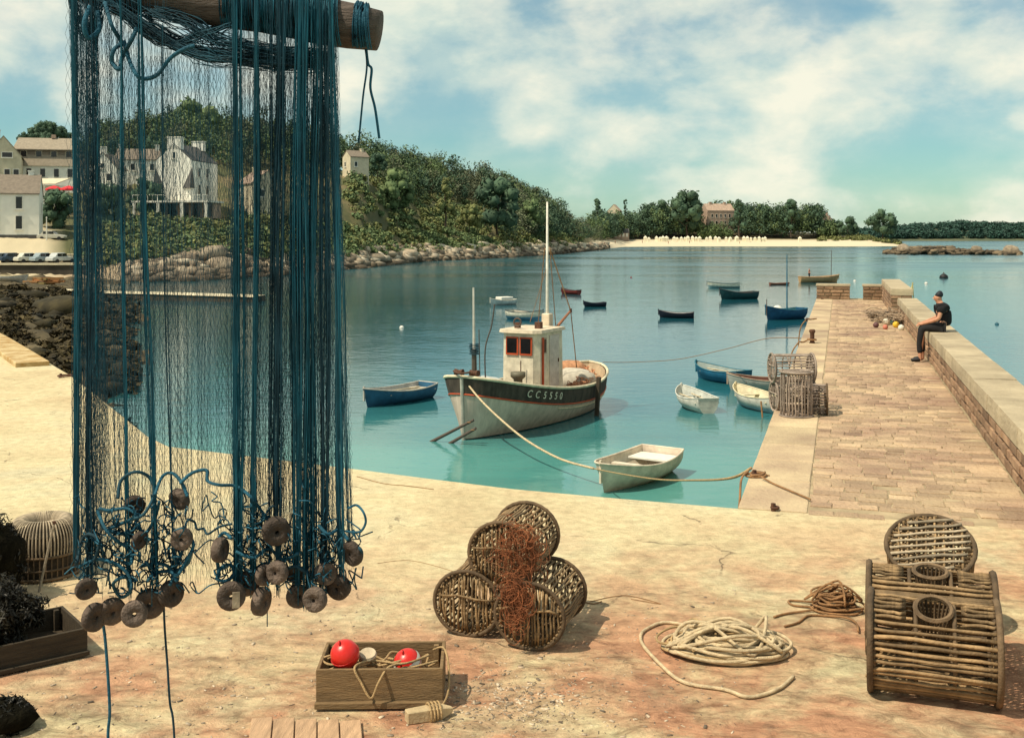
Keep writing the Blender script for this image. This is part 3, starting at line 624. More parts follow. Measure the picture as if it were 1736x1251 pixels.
V, Fs = joinnp(parts); tag(npobj('beach_wood', V, Fs, 'leaf_dark'), 'dark belt of trees standing behind the beach tents', 'woods', kind='stuff')
V, Fs = joinnp(parts2); tag(npobj('beach_wood', V, Fs, 'leaf'), 'lighter green trees mixed into the belt behind the beach', 'woods', kind='stuff')
parts = []; parts2 = []
for k in range(1150):
    px = rng.uniform(150, 985); t_ = rng.uniform(1.85, 4.4) if px > 590 else rng.uniform(1.8, 3.0)
    if 270 < px < 400 and t_ > 2.75: continue
    g = ground(px, t_); w = rng.uniform(1.6, 4.2); v, f = leaves(110, [(0, 0, w*.15), (w*.35, 0, w*.1), (-w*.3, w*.2, w*.2)], [w*.38, w*.3, w*.33], .42, rng); (parts if rng.uniform() < .55 else parts2).append((v+g, f))
for k in range(70):
    px = rng.uniform(1385, 1525); g = ground(px, rng.uniform(2.6, 4.2)); w = rng.uniform(3, 6); v, f = leaves(120, [(0, 0, w*.15), (w*.35, 0, w*.1)], [w*.4, w*.33], .6, rng); parts2.append((v+g, f))
V, Fs = joinnp(parts); tag(npobj('scrub', V, Fs, 'leaf'), 'green gorse and bracken scrub on the slope above the rocky shore', 'scrub', kind='stuff')
V, Fs = joinnp(parts2); tag(npobj('scrub', V, Fs, 'leaf_olive'), 'yellowish scrub bushes on the slope above the rocky shore', 'scrub', kind='stuff')

# --- trees that stand out
T_ = [('broadleaf_tree', 'big round dark green tree on the open slope right of the net', 675, 366, 288, 70, 276, 'round', 'leaf'),
 ('broadleaf_tree', 'pointed olive green tree right of the big round tree on the slope', 755, 378, 298, 46, 288, 'cone', 'leaf_olive'),
 ('broadleaf_tree', 'broad dark tree left of the fishing boat mast, largest on the slope', 843, 392, 305, 82, 318, 'round', 'leaf_dark'),
 ('broadleaf_tree', 'low yellow-green tree at the foot of the pointed olive tree', 795, 390, 348, 52, 306, 'round', 'leaf_olive'),
 ('broadleaf_tree', 'small round tree between the big round tree and the hill house', 640, 298, 262, 34, 285, 'round', 'leaf_dark'),
 ('broadleaf_tree', 'bushy green tree beside the mast on the falling flank of the hill', 905, 395, 340, 56, 352, 'round', 'leaf'),
 ('pine_tree', 'conical pine standing above the trees right of the mast', 1012, 372, 335, 26, 660, 'cone', 'leaf_dark'),
 ('pine_tree', 'lone thin-stemmed pine with a tiny tuft rising above the beach wood', 1060, 380, 336, 9, 720, 'pine', 'leaf_dark'),
 ('broadleaf_tree', 'tallest broad dark tree rising above the beach wood', 1165, 398, 325, 58, 700, 'round', 'leaf_dark'),
 ('broadleaf_tree', 'narrower tree just left of the tallest tree in the beach wood', 1121, 398, 337, 26, 705, 'round', 'leaf_dark'),
 ('broadleaf_tree', 'pointed tree just right of the pink mansion behind the beach', 1253, 400, 330, 36, 690, 'cone', 'leaf_dark'),
 ('broadleaf_tree', 'rounded tree in the middle right of the beach wood', 1341, 400, 337, 32, 695, 'round', 'leaf_dark'),
 ('broadleaf_tree', 'low bushy tree at the right end of the beach wood', 1437, 402, 369, 44, 690, 'round', 'leaf_dark'),
 ('broadleaf_tree', 'isolated round tree on the point at the right end of the beach', 1496, 404, 355, 62, 668, 'round', 'leaf_dark'),
 ('broadleaf_tree', 'bright green tree on the hill crest seen through the net', 330, 262, 168, 96, 300, 'round', 'leaf'),
 ('broadleaf_tree', 'dark leafy tree between the slate-roofed house and the net', 94, 398, 325, 64, 172, 'round', 'leaf_dark'),
 ('broadleaf_tree', 'shadowy tree behind the left part of the net, below the small white houses', 178, 400, 312, 72, 176, 'round', 'leaf_dark'),
 ('broadleaf_tree', 'dark tree left of the white veranda house, behind the net', 248, 372, 302, 60, 184, 'round', 'leaf_dark')]
for k in range(6):
    T_.append(('pine_tree', ['leftmost', 'second from left', 'third from left', 'third from right', 'second from right', 'rightmost'][k]+' of the dark pines behind the hotel roof', 46+13*k, 266, [224, 213, 206, 206, 212, 220][k], 34, 262+5*(k % 3), 'pine', 'leaf_dark'))
for a in T_: tree(*a, group='pines behind the hotel' if 'hotel roof' in a[1] else None, n=1300)

# ================================================================ BUILDINGS
def window(parent, face, u, z, w, h, W_, D_, m='glass', fm='white', shutters=False):
    """face: 'f' front (-y), 'r' right (+x), 'l' left (-x); u along the face"""
    d = .06
    def place(du, dz, sx, sz, th, off):
        if face == 'f': return (u+du, -D_/2-off, z+dz), (sx, th, sz)
        if face == 'r': return (W_/2+off, u+du, z+dz), (th, sx, sz)
        return (-W_/2-off, u+du, z+dz), (th, sx, sz)
    mb = MB()
    for du, dz, sx, sz in ((-w/2-.05, 0, .12, h+.22), (w/2+.05, 0, .12, h+.22), (0, h/2+.05, w-.02, .12), (0, -h/2-.05, w-.02, .12), ):
        mb.box(*place(du, dz, sx, sz, .12, .03))
    f = mb.build('window', fm, parent)
    c, s = place(0, 0, w, h, .05, .02); MB().box(c, s).build('pane', m, f)
    c, s = place(0, -h/2-.17, w+.4, .1, .22, .06); MB().box(c, s).build('sill', fm, f)
def house(name, label, base, yaw, W_, D_, hw, hr, wall='wall_white', roof='slate', ridge='x', wins=(), chims=(), plinth=None, over=.25):
    o = empty(name, base, yaw, label, 'house'); w2, d2 = W_/2, D_/2; mb = MB()
    mb.add([(-w2, -d2, -3), (w2, -d2, -3), (w2, d2, -3), (-w2, d2, -3), (-w2, -d2, hw), (w2, -d2, hw), (w2, d2, hw), (-w2, d2, hw)], [(0, 1, 5, 4), (1, 2, 6, 5), (2, 3, 7, 6), (3, 0, 4, 7)])
    if ridge == 'x': mb.add([(-w2, -d2, hw), (-w2, d2, hw), (-w2, 0, hw+hr), (w2, -d2, hw), (w2, d2, hw), (w2, 0, hw+hr)], [(0, 2, 1), (3, 4, 5)])
    else: mb.add([(-w2, -d2, hw), (w2, -d2, hw), (0, -d2, hw+hr), (-w2, d2, hw), (w2, d2, hw), (0, d2, hw+hr)], [(0, 1, 2), (3, 5, 4)])
    mb.build('wall', wall, o)
    r = MB(); th = .16; e = over
    if ridge == 'x':
        for s in (-1, 1):
            k = hr/d2; y0 = s*(d2+e); z0 = hw-e*k
            r.add([(-w2-e*.4, y0, z0+.02), (w2+e*.4, y0, z0+.02), (w2+e*.4, 0, hw+hr+.02), (-w2-e*.4, 0, hw+hr+.02), (-w2-e*.4, y0, z0+th), (w2+e*.4, y0, z0+th), (w2+e*.4, 0, hw+hr+th), (-w2-e*.4, 0, hw+hr+th)], [(0, 1, 2, 3), (4, 7, 6, 5), (0, 4, 5, 1), (1, 5, 6, 2), (3, 2, 6, 7), (0, 3, 7, 4)])
    else:
        for s in (-1, 1):
            k = hr/w2; x0 = s*(w2+e); z0 = hw-e*k; f = .0 if over < .1 else .12
            r.add([(x0, -d2-f, z0+.02), (x0, d2+f, z0+.02), (0, d2+f, hw+hr+.02), (0, -d2-f, hw+hr+.02), (x0, -d2-f, z0+th), (x0, d2+f, z0+th), (0, d2+f, hw+hr+th), (0, -d2-f, hw+hr+th)], [(0, 1, 2, 3), (4, 7, 6, 5), (0, 4, 5, 1), (1, 5, 6, 2), (3, 2, 6, 7), (0, 3, 7, 4)])
    ro = r.build('roof', roof, o)
    for x, y, z, sx, sy, sz in chims: MB().box((x, y, z), (sx, sy, sz)).box((x, y, z+sz/2+.08), (sx+.16, sy+.16, .16)).build('chimney', wall, ro)
    for f, u, z, w, h in wins: window(o, f, u, z, w, h, W_, D_)
    if plinth: MB().box((0, 0, -1.2), (W_+.12, D_+.12, 3.4)).build('plinth', plinth, o)
    return o
def hbase(px, py, Y): return P(px, py, Y)
# slate-roofed white house at the left edge
house('harbour_house', 'two-storey white house with grey slate roof at the left edge above the parked cars', hbase(10, 404, 163), R(19), 9.6, 7, 6.6, 2.7, 'wall_white', 'roof_brown', 'x',
      [('f', 2.1+.0, 5.2, .85, 1.75), ('f', -1.0, 5.2, .85, 1.75), ('f', 2.1, 2.3, .85, 1.9), ('f', -1.0, 2.3, .85, 1.9), ('r', 0, 4.5, .8, 1.5)], [(3.4, .6, 9.2, .7, 1.4, 1.5), (-4.2, 0, 9.6, .7, 1.2, 1.6)], 'slate')
# hotel
def hotel():
    o = empty('hotel', hbase(80, 318, 214), R(13), 'long tan-roofed hotel with a row of dark dormer windows behind the slate-roofed house', 'hotel'); W_, D_ = 12.6, 9.0
    MB().box((0, 0, .5), (W_, D_, 7)).build('wall', 'wall_white', o)
    r = MB(); w2, d2 = W_/2+.3, D_/2+.3
    r.add([(-w2, -d2, 3.9), (w2, -d2, 3.9), (w2, d2, 3.9), (-w2, d2, 3.9), (-w2+.3, -d2+1.1, 6.5), (w2-.3, -d2+1.1, 6.5), (w2-.3, d2-1.1, 6.5), (-w2+.3, d2-1.1, 6.5)], [(0, 1, 5, 4), (1, 2, 6, 5), (2, 3, 7, 6), (3, 0, 4, 7), (0, 3, 2, 1)])
    r.build('lower_roof', 'roof_tan', o)
    r = MB(); r.add([(-w2+1.2, -d2+.35, 6.95), (w2-.1, -d2+.35, 6.95), (w2-.3, d2-1.1, 6.5), (-w2+.3, d2-1.1, 6.5), (-w2+1.4, 0, 9.6), (w2-1.4, 0, 9.6), (-w2+1.2, -d2+.35, 7.1), (w2-.1, -d2+.35, 7.1)], [(0, 1, 7, 6), (6, 7, 5, 4), (1, 2, 5, 7), (2, 3, 4, 5), (3, 0, 6, 4), (0, 3, 2, 1)])
    ur = r.build('upper_roof', 'roof_tan', o)
    dm = MB().box((.5, -d2+2.2, 6.1), (W_-2.0, 2.6, 1.5)).build('dormer', 'roof_brown', o)
    for k in range(4):
        f = MB().box((-3.5+2.7*k, -d2+.86, 6.2), (1.2, .1, 1.25)).build('window', 'wall_cream', o); MB().box((-3.5+2.7*k, -d2+.8, 6.2), (1.0, .1, 1.1)).build('pane', 'glass', f)
    for k in range(5):
        f = MB().box((-4.9+2.45*k, -D_/2-.02, 2.6), (1.0, .1, 1.7)).build('window', 'wall_white', o); MB().box((-4.9+2.45*k, -D_/2-.06, 2.6), (.85, .1, 1.55)).build('pane', 'glass', f)
    MB().box((w2-1.6, 0, 9.8), (.8, 1.4, 1.7)).build('chimney', 'wall_white', ur)
    MB().box((1.2, 0, 9.9), (.7, 1.0, .7)).build('chimney', 'wall_stone', ur)
hotel()
house('gabled_annex', 'cream gabled annex with one dark upper window left of the hotel', hbase(8, 316, 205), R(22), 6.0, 8, 5.4, 3.6, 'wall_cream', 'roof_tan', 'y', [('f', .6, 5.6, 1.7, .9), ('f', -1.2, 2.2, .9, 1.5), ('f', .6, 2.2, .9, 1.5), ('f', 2.1, 2.2, .9, 1.5)], [(-1.2, 2, 9.4, .6, .9, 2.2)])
# cafe terrace with awning and parasols
o = empty('cafe_terrace', hbase(78, 342, 186), R(-8), 'white cafe pavilion with a cream awning roof below the hotel', 'cafe')
MB().box((0, .6, 1.1), (5.6, 2.6, 3.2)).build('wall', 'wall_white', o); MB().add([(-3.1, -2.2, 2.8), (3.1, -2.2, 2.8), (3.1, 2.2, 3.9), (-3.1, 2.2, 3.9), (-3.1, -2.2, 2.95), (3.1, -2.2, 2.95), (3.1, 2.2, 4.05), (-3.1, 2.2, 4.05)], [(0, 3, 2, 1), (4, 5, 6, 7), (0, 1, 5, 4), (1, 2, 6, 5), (2, 3, 7, 6), (3, 0, 4, 7)]).build('awning', 'wall_cream', o)
for k in range(4): MB().tube([(-2.9+1.93*k, -2.1, -1), (-2.9+1.93*k, -2.1, 2.8)], .06, 6).build('post', 'white', o)
for px, lb in ((92, 'left red parasol on the cafe terrace'), (117, 'right red parasol beside the net on the cafe terrace')):
    o = empty('parasol', hbase(px, 341, 181), 0, lb, 'parasol', 'red parasols'); MB().tube([(0, 0, -1), (0, 0, 2.5)], .04, 6).build('pole', 'white', o)
    MB().lathe([(1.5, 1.75), (1.45, 2.0), (.8, 2.3), (0.02, 2.55)], 8).build('canopy', 'red_cloth', o)
# white gabled house with veranda (seen through the net)
hc = house('veranda_house', 'large white gabled house with a broad chimney and a white veranda behind the net', hbase(318, 366, 192), R(-9), 6.4, 10.5, 9.3, 2.8, 'wall_white', 'slate', 'y',
      [('f', .1, 10.2, .5, 1.0), ('r', -2.4, 7.4, .8, 1.5), ('r', .8, 7.4, .8, 1.5), ('r', -2.4, 4.4, .8, 1.7), ('r', .8, 4.4, .8, 1.7)], [(0, -4.6, 12.2, 2.4, 1.3, 2.0), (0, 4.4, 12.4, 2.2, 1.0, 1.6)], over=.06)
v = MB().box((1.9, -7.6, 2.15), (13.6, 6.2, .3)).build('veranda_slab', 'white', hc)
for k in range(4): MB().box((-4.4+4.2*k, -10.45, .55), (.5, .4, 2.9)).build('column', 'white', hc)
MB().box((1.9, -6.3, .4), (12.8, 3.0, 3.2)).build('veranda_wall', 'wall_stone', hc)
for k in range(6): MB().box((-3.2+2.1*k, -7.84, .8), (1.5, .12, 2.2)).build('veranda_window', 'glass', hc)
MB().box((1.9, -10.5, 3.25), (13.4, .08, .1)).build('handrail', 'white', hc)
for k in range(16): MB().box((-4.7+.88*k, -10.5, 2.75), (.08, .07, .9)).build('baluster', 'white', hc)
for s in (-1, 1): MB().add([(s*3.34, -6.2, 4.6), (s*3.34, -4.2, 4.6), (s*1.6, -5.3, 4.6), (s*3.34, -5.3, 8.2)], [(0, 1, 3), (0, 3, 2), (1, 2, 3), (0, 2, 1)]).build('porch_roof', 'slate', hc)
house('gabled_house', 'cream gabled house seen between the net strands right of the veranda house', hbase(441, 368, 200), R(34), 6.0, 8, 6.0, 2.2, 'wall_cream', 'wall_stone', 'y', [('f', -1.2, 4.2, .7, 1.2), ('f', 1.4, 4.2, .7, 1.2), ('f', 1.4, 1.7, .8, 1.4)], [(0, 2.5, 8.4, .6, 1, 1.2)])
house('small_house', 'small white gabled house behind the left part of the net, leftmost of the pair', hbase(183, 318, 214), R(4), 5.4, 7, 3.6, 2.9, 'wall_white', 'roof_brown', 'y', [('f', 0, 4.0, .6, .9), ('f', -1.2, 1.8, .8, 1.3), ('f', 1.2, 1.8, .8, 1.3)], [(0, -2.8, 6.9, 1.2, .6, 1.3)])
house('small_house', 'white house with brown roof behind the net, right of the small gabled one', hbase(236, 303, 228), R(10), 8.5, 6, 3.8, 2.2, 'wall_white', 'roof_brown', 'x', [('f', -2.8, 2.2, .8, 1.3), ('f', -.8, 2.2, .8, 1.3), ('f', 1.2, 2.2, .8, 1.3), ('f', 3.0, 2.2, .8, 1.3)], [(-3.6, 0, 6.2, .7, 1.1, 1.3), (3.6, 0, 6.2, .7, 1.1, 1.3)])
house('hill_house', 'small cream house standing high on the hill at the right edge of the net', hbase(603, 299, 268), R(33), 4.9, 4.6, 4.6, 1.5, 'wall_cream', 'roof_brown', 'x', [('f', -1, 2.8, .7, 1.1), ('l', .6, 2.8, .7, 1.1)], [(1.6, 0, 6.0, .6, 1.0, 1.2)])
house('mansion', 'pinkish stone mansion among the trees behind the beach', hbase(1216, 386, 716), R(12), 18.5, 12, 11.0, 4.4, 'wall_stone', 'wall_stone', 'x', [('f', -6+3*k, z, 1.2, 2.0) for k in range(5) for z in (3.2, 7.6)], [(-5, 0, 15.2, 1.4, 2, 2.6), (5, 0, 15.2, 1.4, 2, 2.6)])
house('stone_house', 'pink gabled house half hidden at the right end of the beach wood', hbase(1401, 392, 712), R(-10), 8.2, 10, 6.6, 4.2, 'wall_stone', 'wall_stone', 'y', [('f', 0, 5, 1, 1.6)], [(0, -3, 11, 1.2, .8, 1.2)])
house('villa', 'pale gabled villa showing above the trees right of the mast', hbase(1042, 372, 742), R(-16), 8.5, 8, 5.5, 4.4, 'wall_cream', 'wall_stone', 'y', [('f', -1.5, 3, 1, 1.6), ('f', 1.5, 3, 1, 1.6)])
o = house('beach_pavilion', 'low white pavilion with four openings at the left end of the beach', hbase(1053, 403, 668), 0, 9.2, 5, 2.9, 2.4, 'wall_stone', 'slate', 'x')
for k in range(4): MB().box((-3.3+2.2*k, -2.56, 1.6), (1.3, .1, 2.2)).build('door', 'white', o)
# beach tents
rng = np.random.default_rng(4)
tb = MB().box((0, 0, .85), (1.7, 1.7, 1.9)).mesh('cabin'); tr = MB().add([(-1, -1, 1.8), (1, -1, 1.8), (1, 1, 1.8), (-1, 1, 1.8), (0, 0, 2.8)], [(0, 1, 4), (1, 2, 4), (2, 3, 4), (3, 0, 4), (0, 3, 2, 1)]).mesh('roof')
M['tent'] = mat('tent', (.78, .72, .55), .8, .06, 1, isl=.08)
for px in (1094, 1100, 1113, 1119, 1124, 1130, 1143, 1148, 1155, 1161, 1166, 1174, 1180, 1186, 1198, 1204, 1213, 1219, 1231, 1238, 1249, 1261, 1267, 1273, 1280, 1287, 1293, 1297, 1356):
    g = ground(px, 2.35+rng.uniform(-.12, .12)); o = empty('beach_tent', g+np.array([0, 0, -.1]), rng.uniform(-.3, .3), 'small white beach tent in the row at the edge of the sand', 'tent', 'beach tents'); s_ = rng.uniform(.95, 1.35); o.scale = (s_*.85, s_*.85, s_)
    link('cabin', tb, 'tent', o); link('roof', tr, 'tent', o)
# sea wall, road edge, parked cars
M['seawall'] = mat('seawall', (.06, .05, .036), .9, .4, .35, bump=.7, bscale=2.5, stretch=(1, 1, .6))
o = empty('sea_wall', (0, 0, 0), 0, 'dark stone sea wall with a bright coping below the parked cars', 'wall')
a, c2 = P(-260, 447, 150), P(150, 446, 149.5); dv = (c2-a).normalized(); ang = math.atan2(dv.y, dv.x); md = (a+c2)/2; ln = (c2-a).length
MB().box((md.x, md.y+.5, -3.0), (ln, .9, 3.3), ang).build('wall_face', 'seawall', o); MB().box((md.x, md.y+.5, md.z-.1), (ln, 1.3, .3), ang).build('coping', 'slip_top', o)
a, c2 = P(-260, 431, 155), P(126, 432, 155); md = (a+c2)/2
o = empty('low_wall', (0, 0, 0), 0, 'low whitewashed wall behind the parked cars on the harbour road', 'wall'); MB().box((md.x, md.y, md.z-.6), ((c2-a).length, .4, 1.2)).build('wall_face', 'wall_cream', o); MB().box((md.x, md.y, md.z+.05), ((c2-a).length, .55, .12)).build('coping', 'slip_top', o)
def car(label, loc, rz, colr):
    o = empty('parked_car', loc, rz, label, 'car', 'cars parked on the harbour road'); m = mat('car_paint', colr, .3, .05, 2, spec=.5)
    prof = [(-1.95, .35), (-1.95, .75), (-1.75, .88), (-1.1, .93), (1.0, .9), (1.75, .8), (1.95, .6), (1.95, .35)]
    def ext(pr, w, mb, w2=None):
        n = len(pr); V = [(x, -w, z) for x, z in pr]+[(x, w, z) for x, z in pr]; mb.add(V, [tuple(range(n-1, -1, -1)), tuple(range(n, 2*n))]+[(i, (i+1) % n, (i+1) % n+n, i+n) for i in range(n)][::1]); return mb
    b_ = ext(prof, .78, MB()).build('body', m, o, bevel=.05)
    cb = ext([(-1.45, .9), (-1.05, 1.42), (.15, 1.45), (.75, .9)], .68, MB()).build('cabin', m, b_, bevel=.04)
    for s in (-1, 1):
        for x0, x1 in ((-1.05, -.38), (-.3, .42)): MB().box(((x0+x1)/2, s*.69, 1.15), (x1-x0, .03, .36)).build('side_window', 'glass', b_)
    MB().add([(.2, -.6, 1.41), (.2, .6, 1.41), (.76, .6, .95), (.76, -.6, .95)], [(0, 3, 2, 1)]).build('windscreen', 'glass', b_)
    wm = MB().lathe([(0, -.09), (.24, -.1), (.3, -.07), (.3, .07), (.24, .1), (0, .09)], 14, Matrix.Rotation(math.pi/2, 4, 'X')).mesh('wheel')
    for x in (-1.2, 1.25):
        for s in (-1, 1): q = link('wheel', wm, 'black', o); q.location = (x, s*.74, .3)
    for s in (-1, 1): MB().box((1.96, s*.55, .68), (.04, .22, .16)).build('headlight', 'white', o)
cl = [((.55, .56, .52), 'pale grey', 4, 0), ((.03, .05, .08), 'dark blue', 24, 1), ((.62, .6, .5), 'cream', 50, 2), ((.28, .34, .36), 'blue-grey', 76, 3), ((.5, .52, .5), 'light grey', 103, 4)]
for c_, nm, px, k in cl: car(nm+' car parked '+['at the left edge behind the sea wall', 'second from left behind the sea wall', 'in the middle of the row behind the sea wall', 'second from the net behind the sea wall', 'beside the net behind the sea wall'][k], P(px, 446.0-.3, 151.6)+Vector((0, 0, -.05)), R(38+6*k), c_)
car('dark car parked on the ochre road below the leafy tree', P(88, 408, 162), R(5), (.5, .48, .4))
o = empty('road_post', P(79, 401, 160), 0, 'white post standing on the road right of the slate-roofed house', 'post'); MB().tube([(0, 0, -1), (0, 0, 2.7)], [.11, .07], 8).build('shaft', 'white', o); MB().lathe([(.0, 2.85), (.12, 2.78), (.12, 2.7), (.0, 2.68)], 8).build('cap', 'white', o)

# ================================================================ BOATS
def frac(s, tw, mid, pw=2.4, rs=.8, round_stern=False):
    if s > mid: return max(0., 1-((s-mid)/(1-mid))**pw)**rs
    k = (mid-s)/mid
    return max(0., 1-k**3)**.55 if round_stern else 1-(1-tw)*k**2
def sect(s, t, p):
    """point of the half hull: s stern..bow, t keel..sheer"""
    hb = p['B']/2*frac(s, p['tw'], p['mid'], p.get('pw', 2.4), p.get('rs', .8), p.get('round', False))
    zs = p['zs'](s); zk = p['zk'](s); m = p.get('m', 2.3)*(1-.55*max(0, (s-.5)/.5)); z = zk+(zs-zk)*t
    y = hb*(1-(1-t)**m); x = -p['L']/2+p['L']*s
    x += p.get('rake', .25)*(t-.35)*max(0, (s-.7)/.3)**1.5
    if p.get('round'): x -= .5*(t-.4)*max(0, (.2-s)/.2)
    return (x, y, z)
def hull_mesh(p, t0, t1, ns=20, ntt=7, off=0.0, side=(1, -1), s0=0.0, s1=1.0):
    mb = MB()
    for sg in side:
        V = []
        for i in range(ns+1):
            s = s0+(s1-s0)*i/ns; a = t0(s) if callable(t0) else t0; b_ = t1(s) if callable(t1) else t1
            for j in range(ntt+1):
                x, y, z = sect(s, a+(b_-a)*j/ntt, p); y = max(0, y+off); V.append((x+(off*1.2 if s > .97 else 0), sg*y, z))
        Fs = [(i*(ntt+1)+j, (i+1)*(ntt+1)+j, (i+1)*(ntt+1)+j+1, i*(ntt+1)+j+1) for i in range(ns) for j in range(ntt)]
        if sg > 0: Fs = [f[::-1] for f in Fs]
        mb.add(V, Fs)
    return mb
def sheer_path(p, t=1.0, sg=1, ns=24, off=0.0, s0=0, s1=1.0):
    out = []
    for i in range(ns+1):
        x, y, z = sect(s0+(s1-s0)*i/ns, t(s0+(s1-s0)*i/ns) if callable(t) else t, p); out.append((x, sg*max(.0, y+off), z))
    return out
def paint(c, r=.6, pl=0.0): return mat('boat_paint', c, r, .24, 3.5, bump=.25, bscale=12, planks=pl)
def dinghy(label, wl, heading, L_=3.2, B=1.3, fb=.42, hull=(.6, .58, .5), inner=(.5, .47, .4), rim=(.5, .45, .35), tw=.7, thw=3, stripe=None, bottom=None, name='dinghy', sheer=.22, mid=.42, group='boats moored in the harbour', floor=(.14, .11, .08), oars=False):
    """wl: world point of the boat's centre on the water"""
    o = empty(name, wl, math.atan2(heading[1], heading[0]), label, 'boat', group)
    p = dict(L=L_, B=B, tw=tw, mid=mid, zs=lambda s: fb+sheer*max(0, (s-.4)/.6)**2+.08*max(0, (.4-s)/.4)**2, zk=lambda s: -.16+.1*max(0, (s-.8)/.2)**2, rake=.22*L_/3, m=2.6)
    H_ = paint(hull, .6, 2.4); I_ = paint(inner, .8); RM = paint(rim, .7)
    if bottom: hull_mesh(p, 0, .5, off=.004).build('bottom', paint(bottom), o, True)
    hull_mesh(p, 0, 1).build('hull', H_, o, True)
    hull_mesh(p, .14, .985, off=-.03).build('interior', I_, o, True)
    tr = MB(); V = [sect(0, j/7, p) for j in range(8)]; pts = [(x, y, z) for x, y, z in V]+[(x, -y, z) for x, y, z in reversed(V)]
    tr.poly(pts[::-1]); tr.poly([(x+.04, y*.97, z) for x, y, z in pts]); tr.build('transom', H_, o)
    g = MB(); r_ = .024*L_/3
    for sg in (1, -1): g.tube(sheer_path(p, 1.0, sg), r_, 6)
    x0, y0, z0 = sect(0, 1, p); g.tube([(x0, -y0, z0), (x0, y0, z0)], r_, 6); g.build('gunwale', RM, o)
    for k in range(thw):
        s = (.1, .45, .74)[k] if thw == 3 else (.14, .6)[k]; x, y, z = sect(s, .74, p); w = .34 if k == 0 else .2
        MB().box((x, 0, z+.02), (w*L_/3.2, 2*y*.97, .03)).build('thwart', I_ if k else RM, o)
    fl = MB(); A = [sect(i/14, .2, p) for i in range(14)]
    fl.poly([(x, y-.04, z+.02) for x, y, z in A]+[(x, -y+.04, z+.02) for x, y, z in reversed(A)]); fl.build('floor', paint(floor, .9), o)
    if stripe: 
        q = MB()
        for sg in (1, -1): q.tube(sheer_path(p, .8, sg, off=.006), .02, 5)
        q.build('stripe', paint(stripe), o)
    if oars:
        for sg in (1, -1):
            ow = MB(); z = sect(.45, .74, p)[2]+.06; ow.tube([(-L_*.38, sg*.16, z+.03), (L_*.36, sg*.22, z+.05)], .022, 6); ow.box((-L_*.33, sg*.165, z+.035), (.5, .11, .016)); ow.build('oar', 'bar', o)
    st = MB().box((sect(.99, 1, p)[0]-.02, 0, sect(1, 1, p)[2]*.72), (.06, .05, sect(1, 1, p)[2]*.75)); st.build('stem', RM, o)
    return o, p
def wat(px, py): return G(px, py, WZ)
dinghy('dark blue dinghy with pale interior left of the fishing boat', wat(675, 681), (-.60, -.80), 3.3, 1.35, .46, (.03, .12, .22), (.46, .44, .40), (.45, .43, .38), oars=True)
nd, _ = dinghy('nearest dinghy, grey-white with a broad white stern seat, beside the quay', wat(1075, 815), (-.56, -.83), 3.15, 1.5, .5, (.66, .55, .44), (.66, .58, .46), (.68, .58, .45), tw=.78)
MB().box((-1.12, 0, .40), (.75, 1.12, .04)).build('stern_seat', 'white', nd); npobj('rope_heap', *threads(np.array([[tuple(v) for v in smooth_path([(.55+.22*math.cos(a*2.2+k), .22*math.sin(a*2.0+k*1.7), .06+.01*a) for a in range(7)], 4)] for k in range(9)]), .012), 'rope_cream', nd); MB().lathe([(.0, .0), (.11, .0), (.13, .2), (.12, .2), (.10, .02), (0, .02)], 14, Matrix.Translation((.0, .2, .05))).build('bailer', 'iron', nd, True); 
dinghy('small white dinghy in the middle of the harbour, left of the pier pots', wat(1178, 692), (-.22, .97), 2.4, 1.2, .44, (.68, .65, .56), (.50, .52, .47), (.62, .62, .55), tw=.62, oars=True)
dinghy('white dinghy with cream gunwale touching the pier beside the pots', wat(1284, 692), (-.36, .93), 2.6, 1.25, .48, (.66, .63, .54), (.66, .60, .42), (.68, .60, .40), tw=.62, bottom=(.35, .42, .45))
dinghy('bright blue dinghy behind the small white dinghies', wat(1221, 646), (-.56, .83), 2.7, 1.3, .48, (.012, .12, .22), (.30, .36, .34), (.02, .14, .2), tw=.7, oars=True)
dinghy('dinghy with brown rim and pale grey hull half hidden behind the pier pots', wat(1294, 662), (-.99, .12), 2.6, 1.25, .45, (.42, .42, .37), (.16, .07, .05), (.4, .3, .22), tw=.75)
dinghy('black dinghy with white interior moored alone left of the blue sailing boat', wat(1147, 539), (-.97, .2), 2.5, 1.1, .36, (.008, .011, .022), (.5, .47, .45), (.03, .03, .04), tw=.75, thw=2)
dinghy('small black dinghy right of the fishing boat mast', wat(1008, 520), (-.95, -.3), 1.9, .95, .3, (.008, .012, .025), (.06, .06, .08), (.02, .02, .03), tw=.75, thw=2)
dinghy('small dark red dinghy behind the fishing boat stay', wat(967, 499), (-.75, .66), 2.3, 1.0, .4, (.16, .02, .015), (.1, .05, .05), (.04, .03, .03), tw=.75, thw=2)
o, p = dinghy('little white boat with a flat cabin top beyond the fishing boat', wat(852, 517), (-.8, -.6), 2.5, 1.1, .4, (.5, .55, .52), (.6, .57, .48), (.66, .62, .5), tw=.75, thw=2)
MB().box((-.2, 0, .56), (1.3, .9, .28)).build('cabin', 'white', o, bevel=.04)
dinghy('white and blue open boat directly beyond the wheelhouse', wat(891, 542), (.72, -.69), 3.2, 1.35, .55, (.68, .65, .52), (.55, .5, .4), (.03, .05, .06), tw=.7, bottom=(.12, .28, .4))
dinghy('long white boat with dark rail far out near the pier end', wat(1227, 488), (-.99, .1), 3.6, 1.5, .5, (.78, .74, .6), (.2, .3, .32), (.06, .1, .1), tw=.7, bottom=(.25, .4, .42))
dinghy('dark teal open boat in front of the long white boat', wat(1252, 507), (-.93, -.36), 3.9, 1.5, .62, (.01, .055, .062), (.12, .12, .11), (.05, .04, .04), tw=.7, sheer=.4)
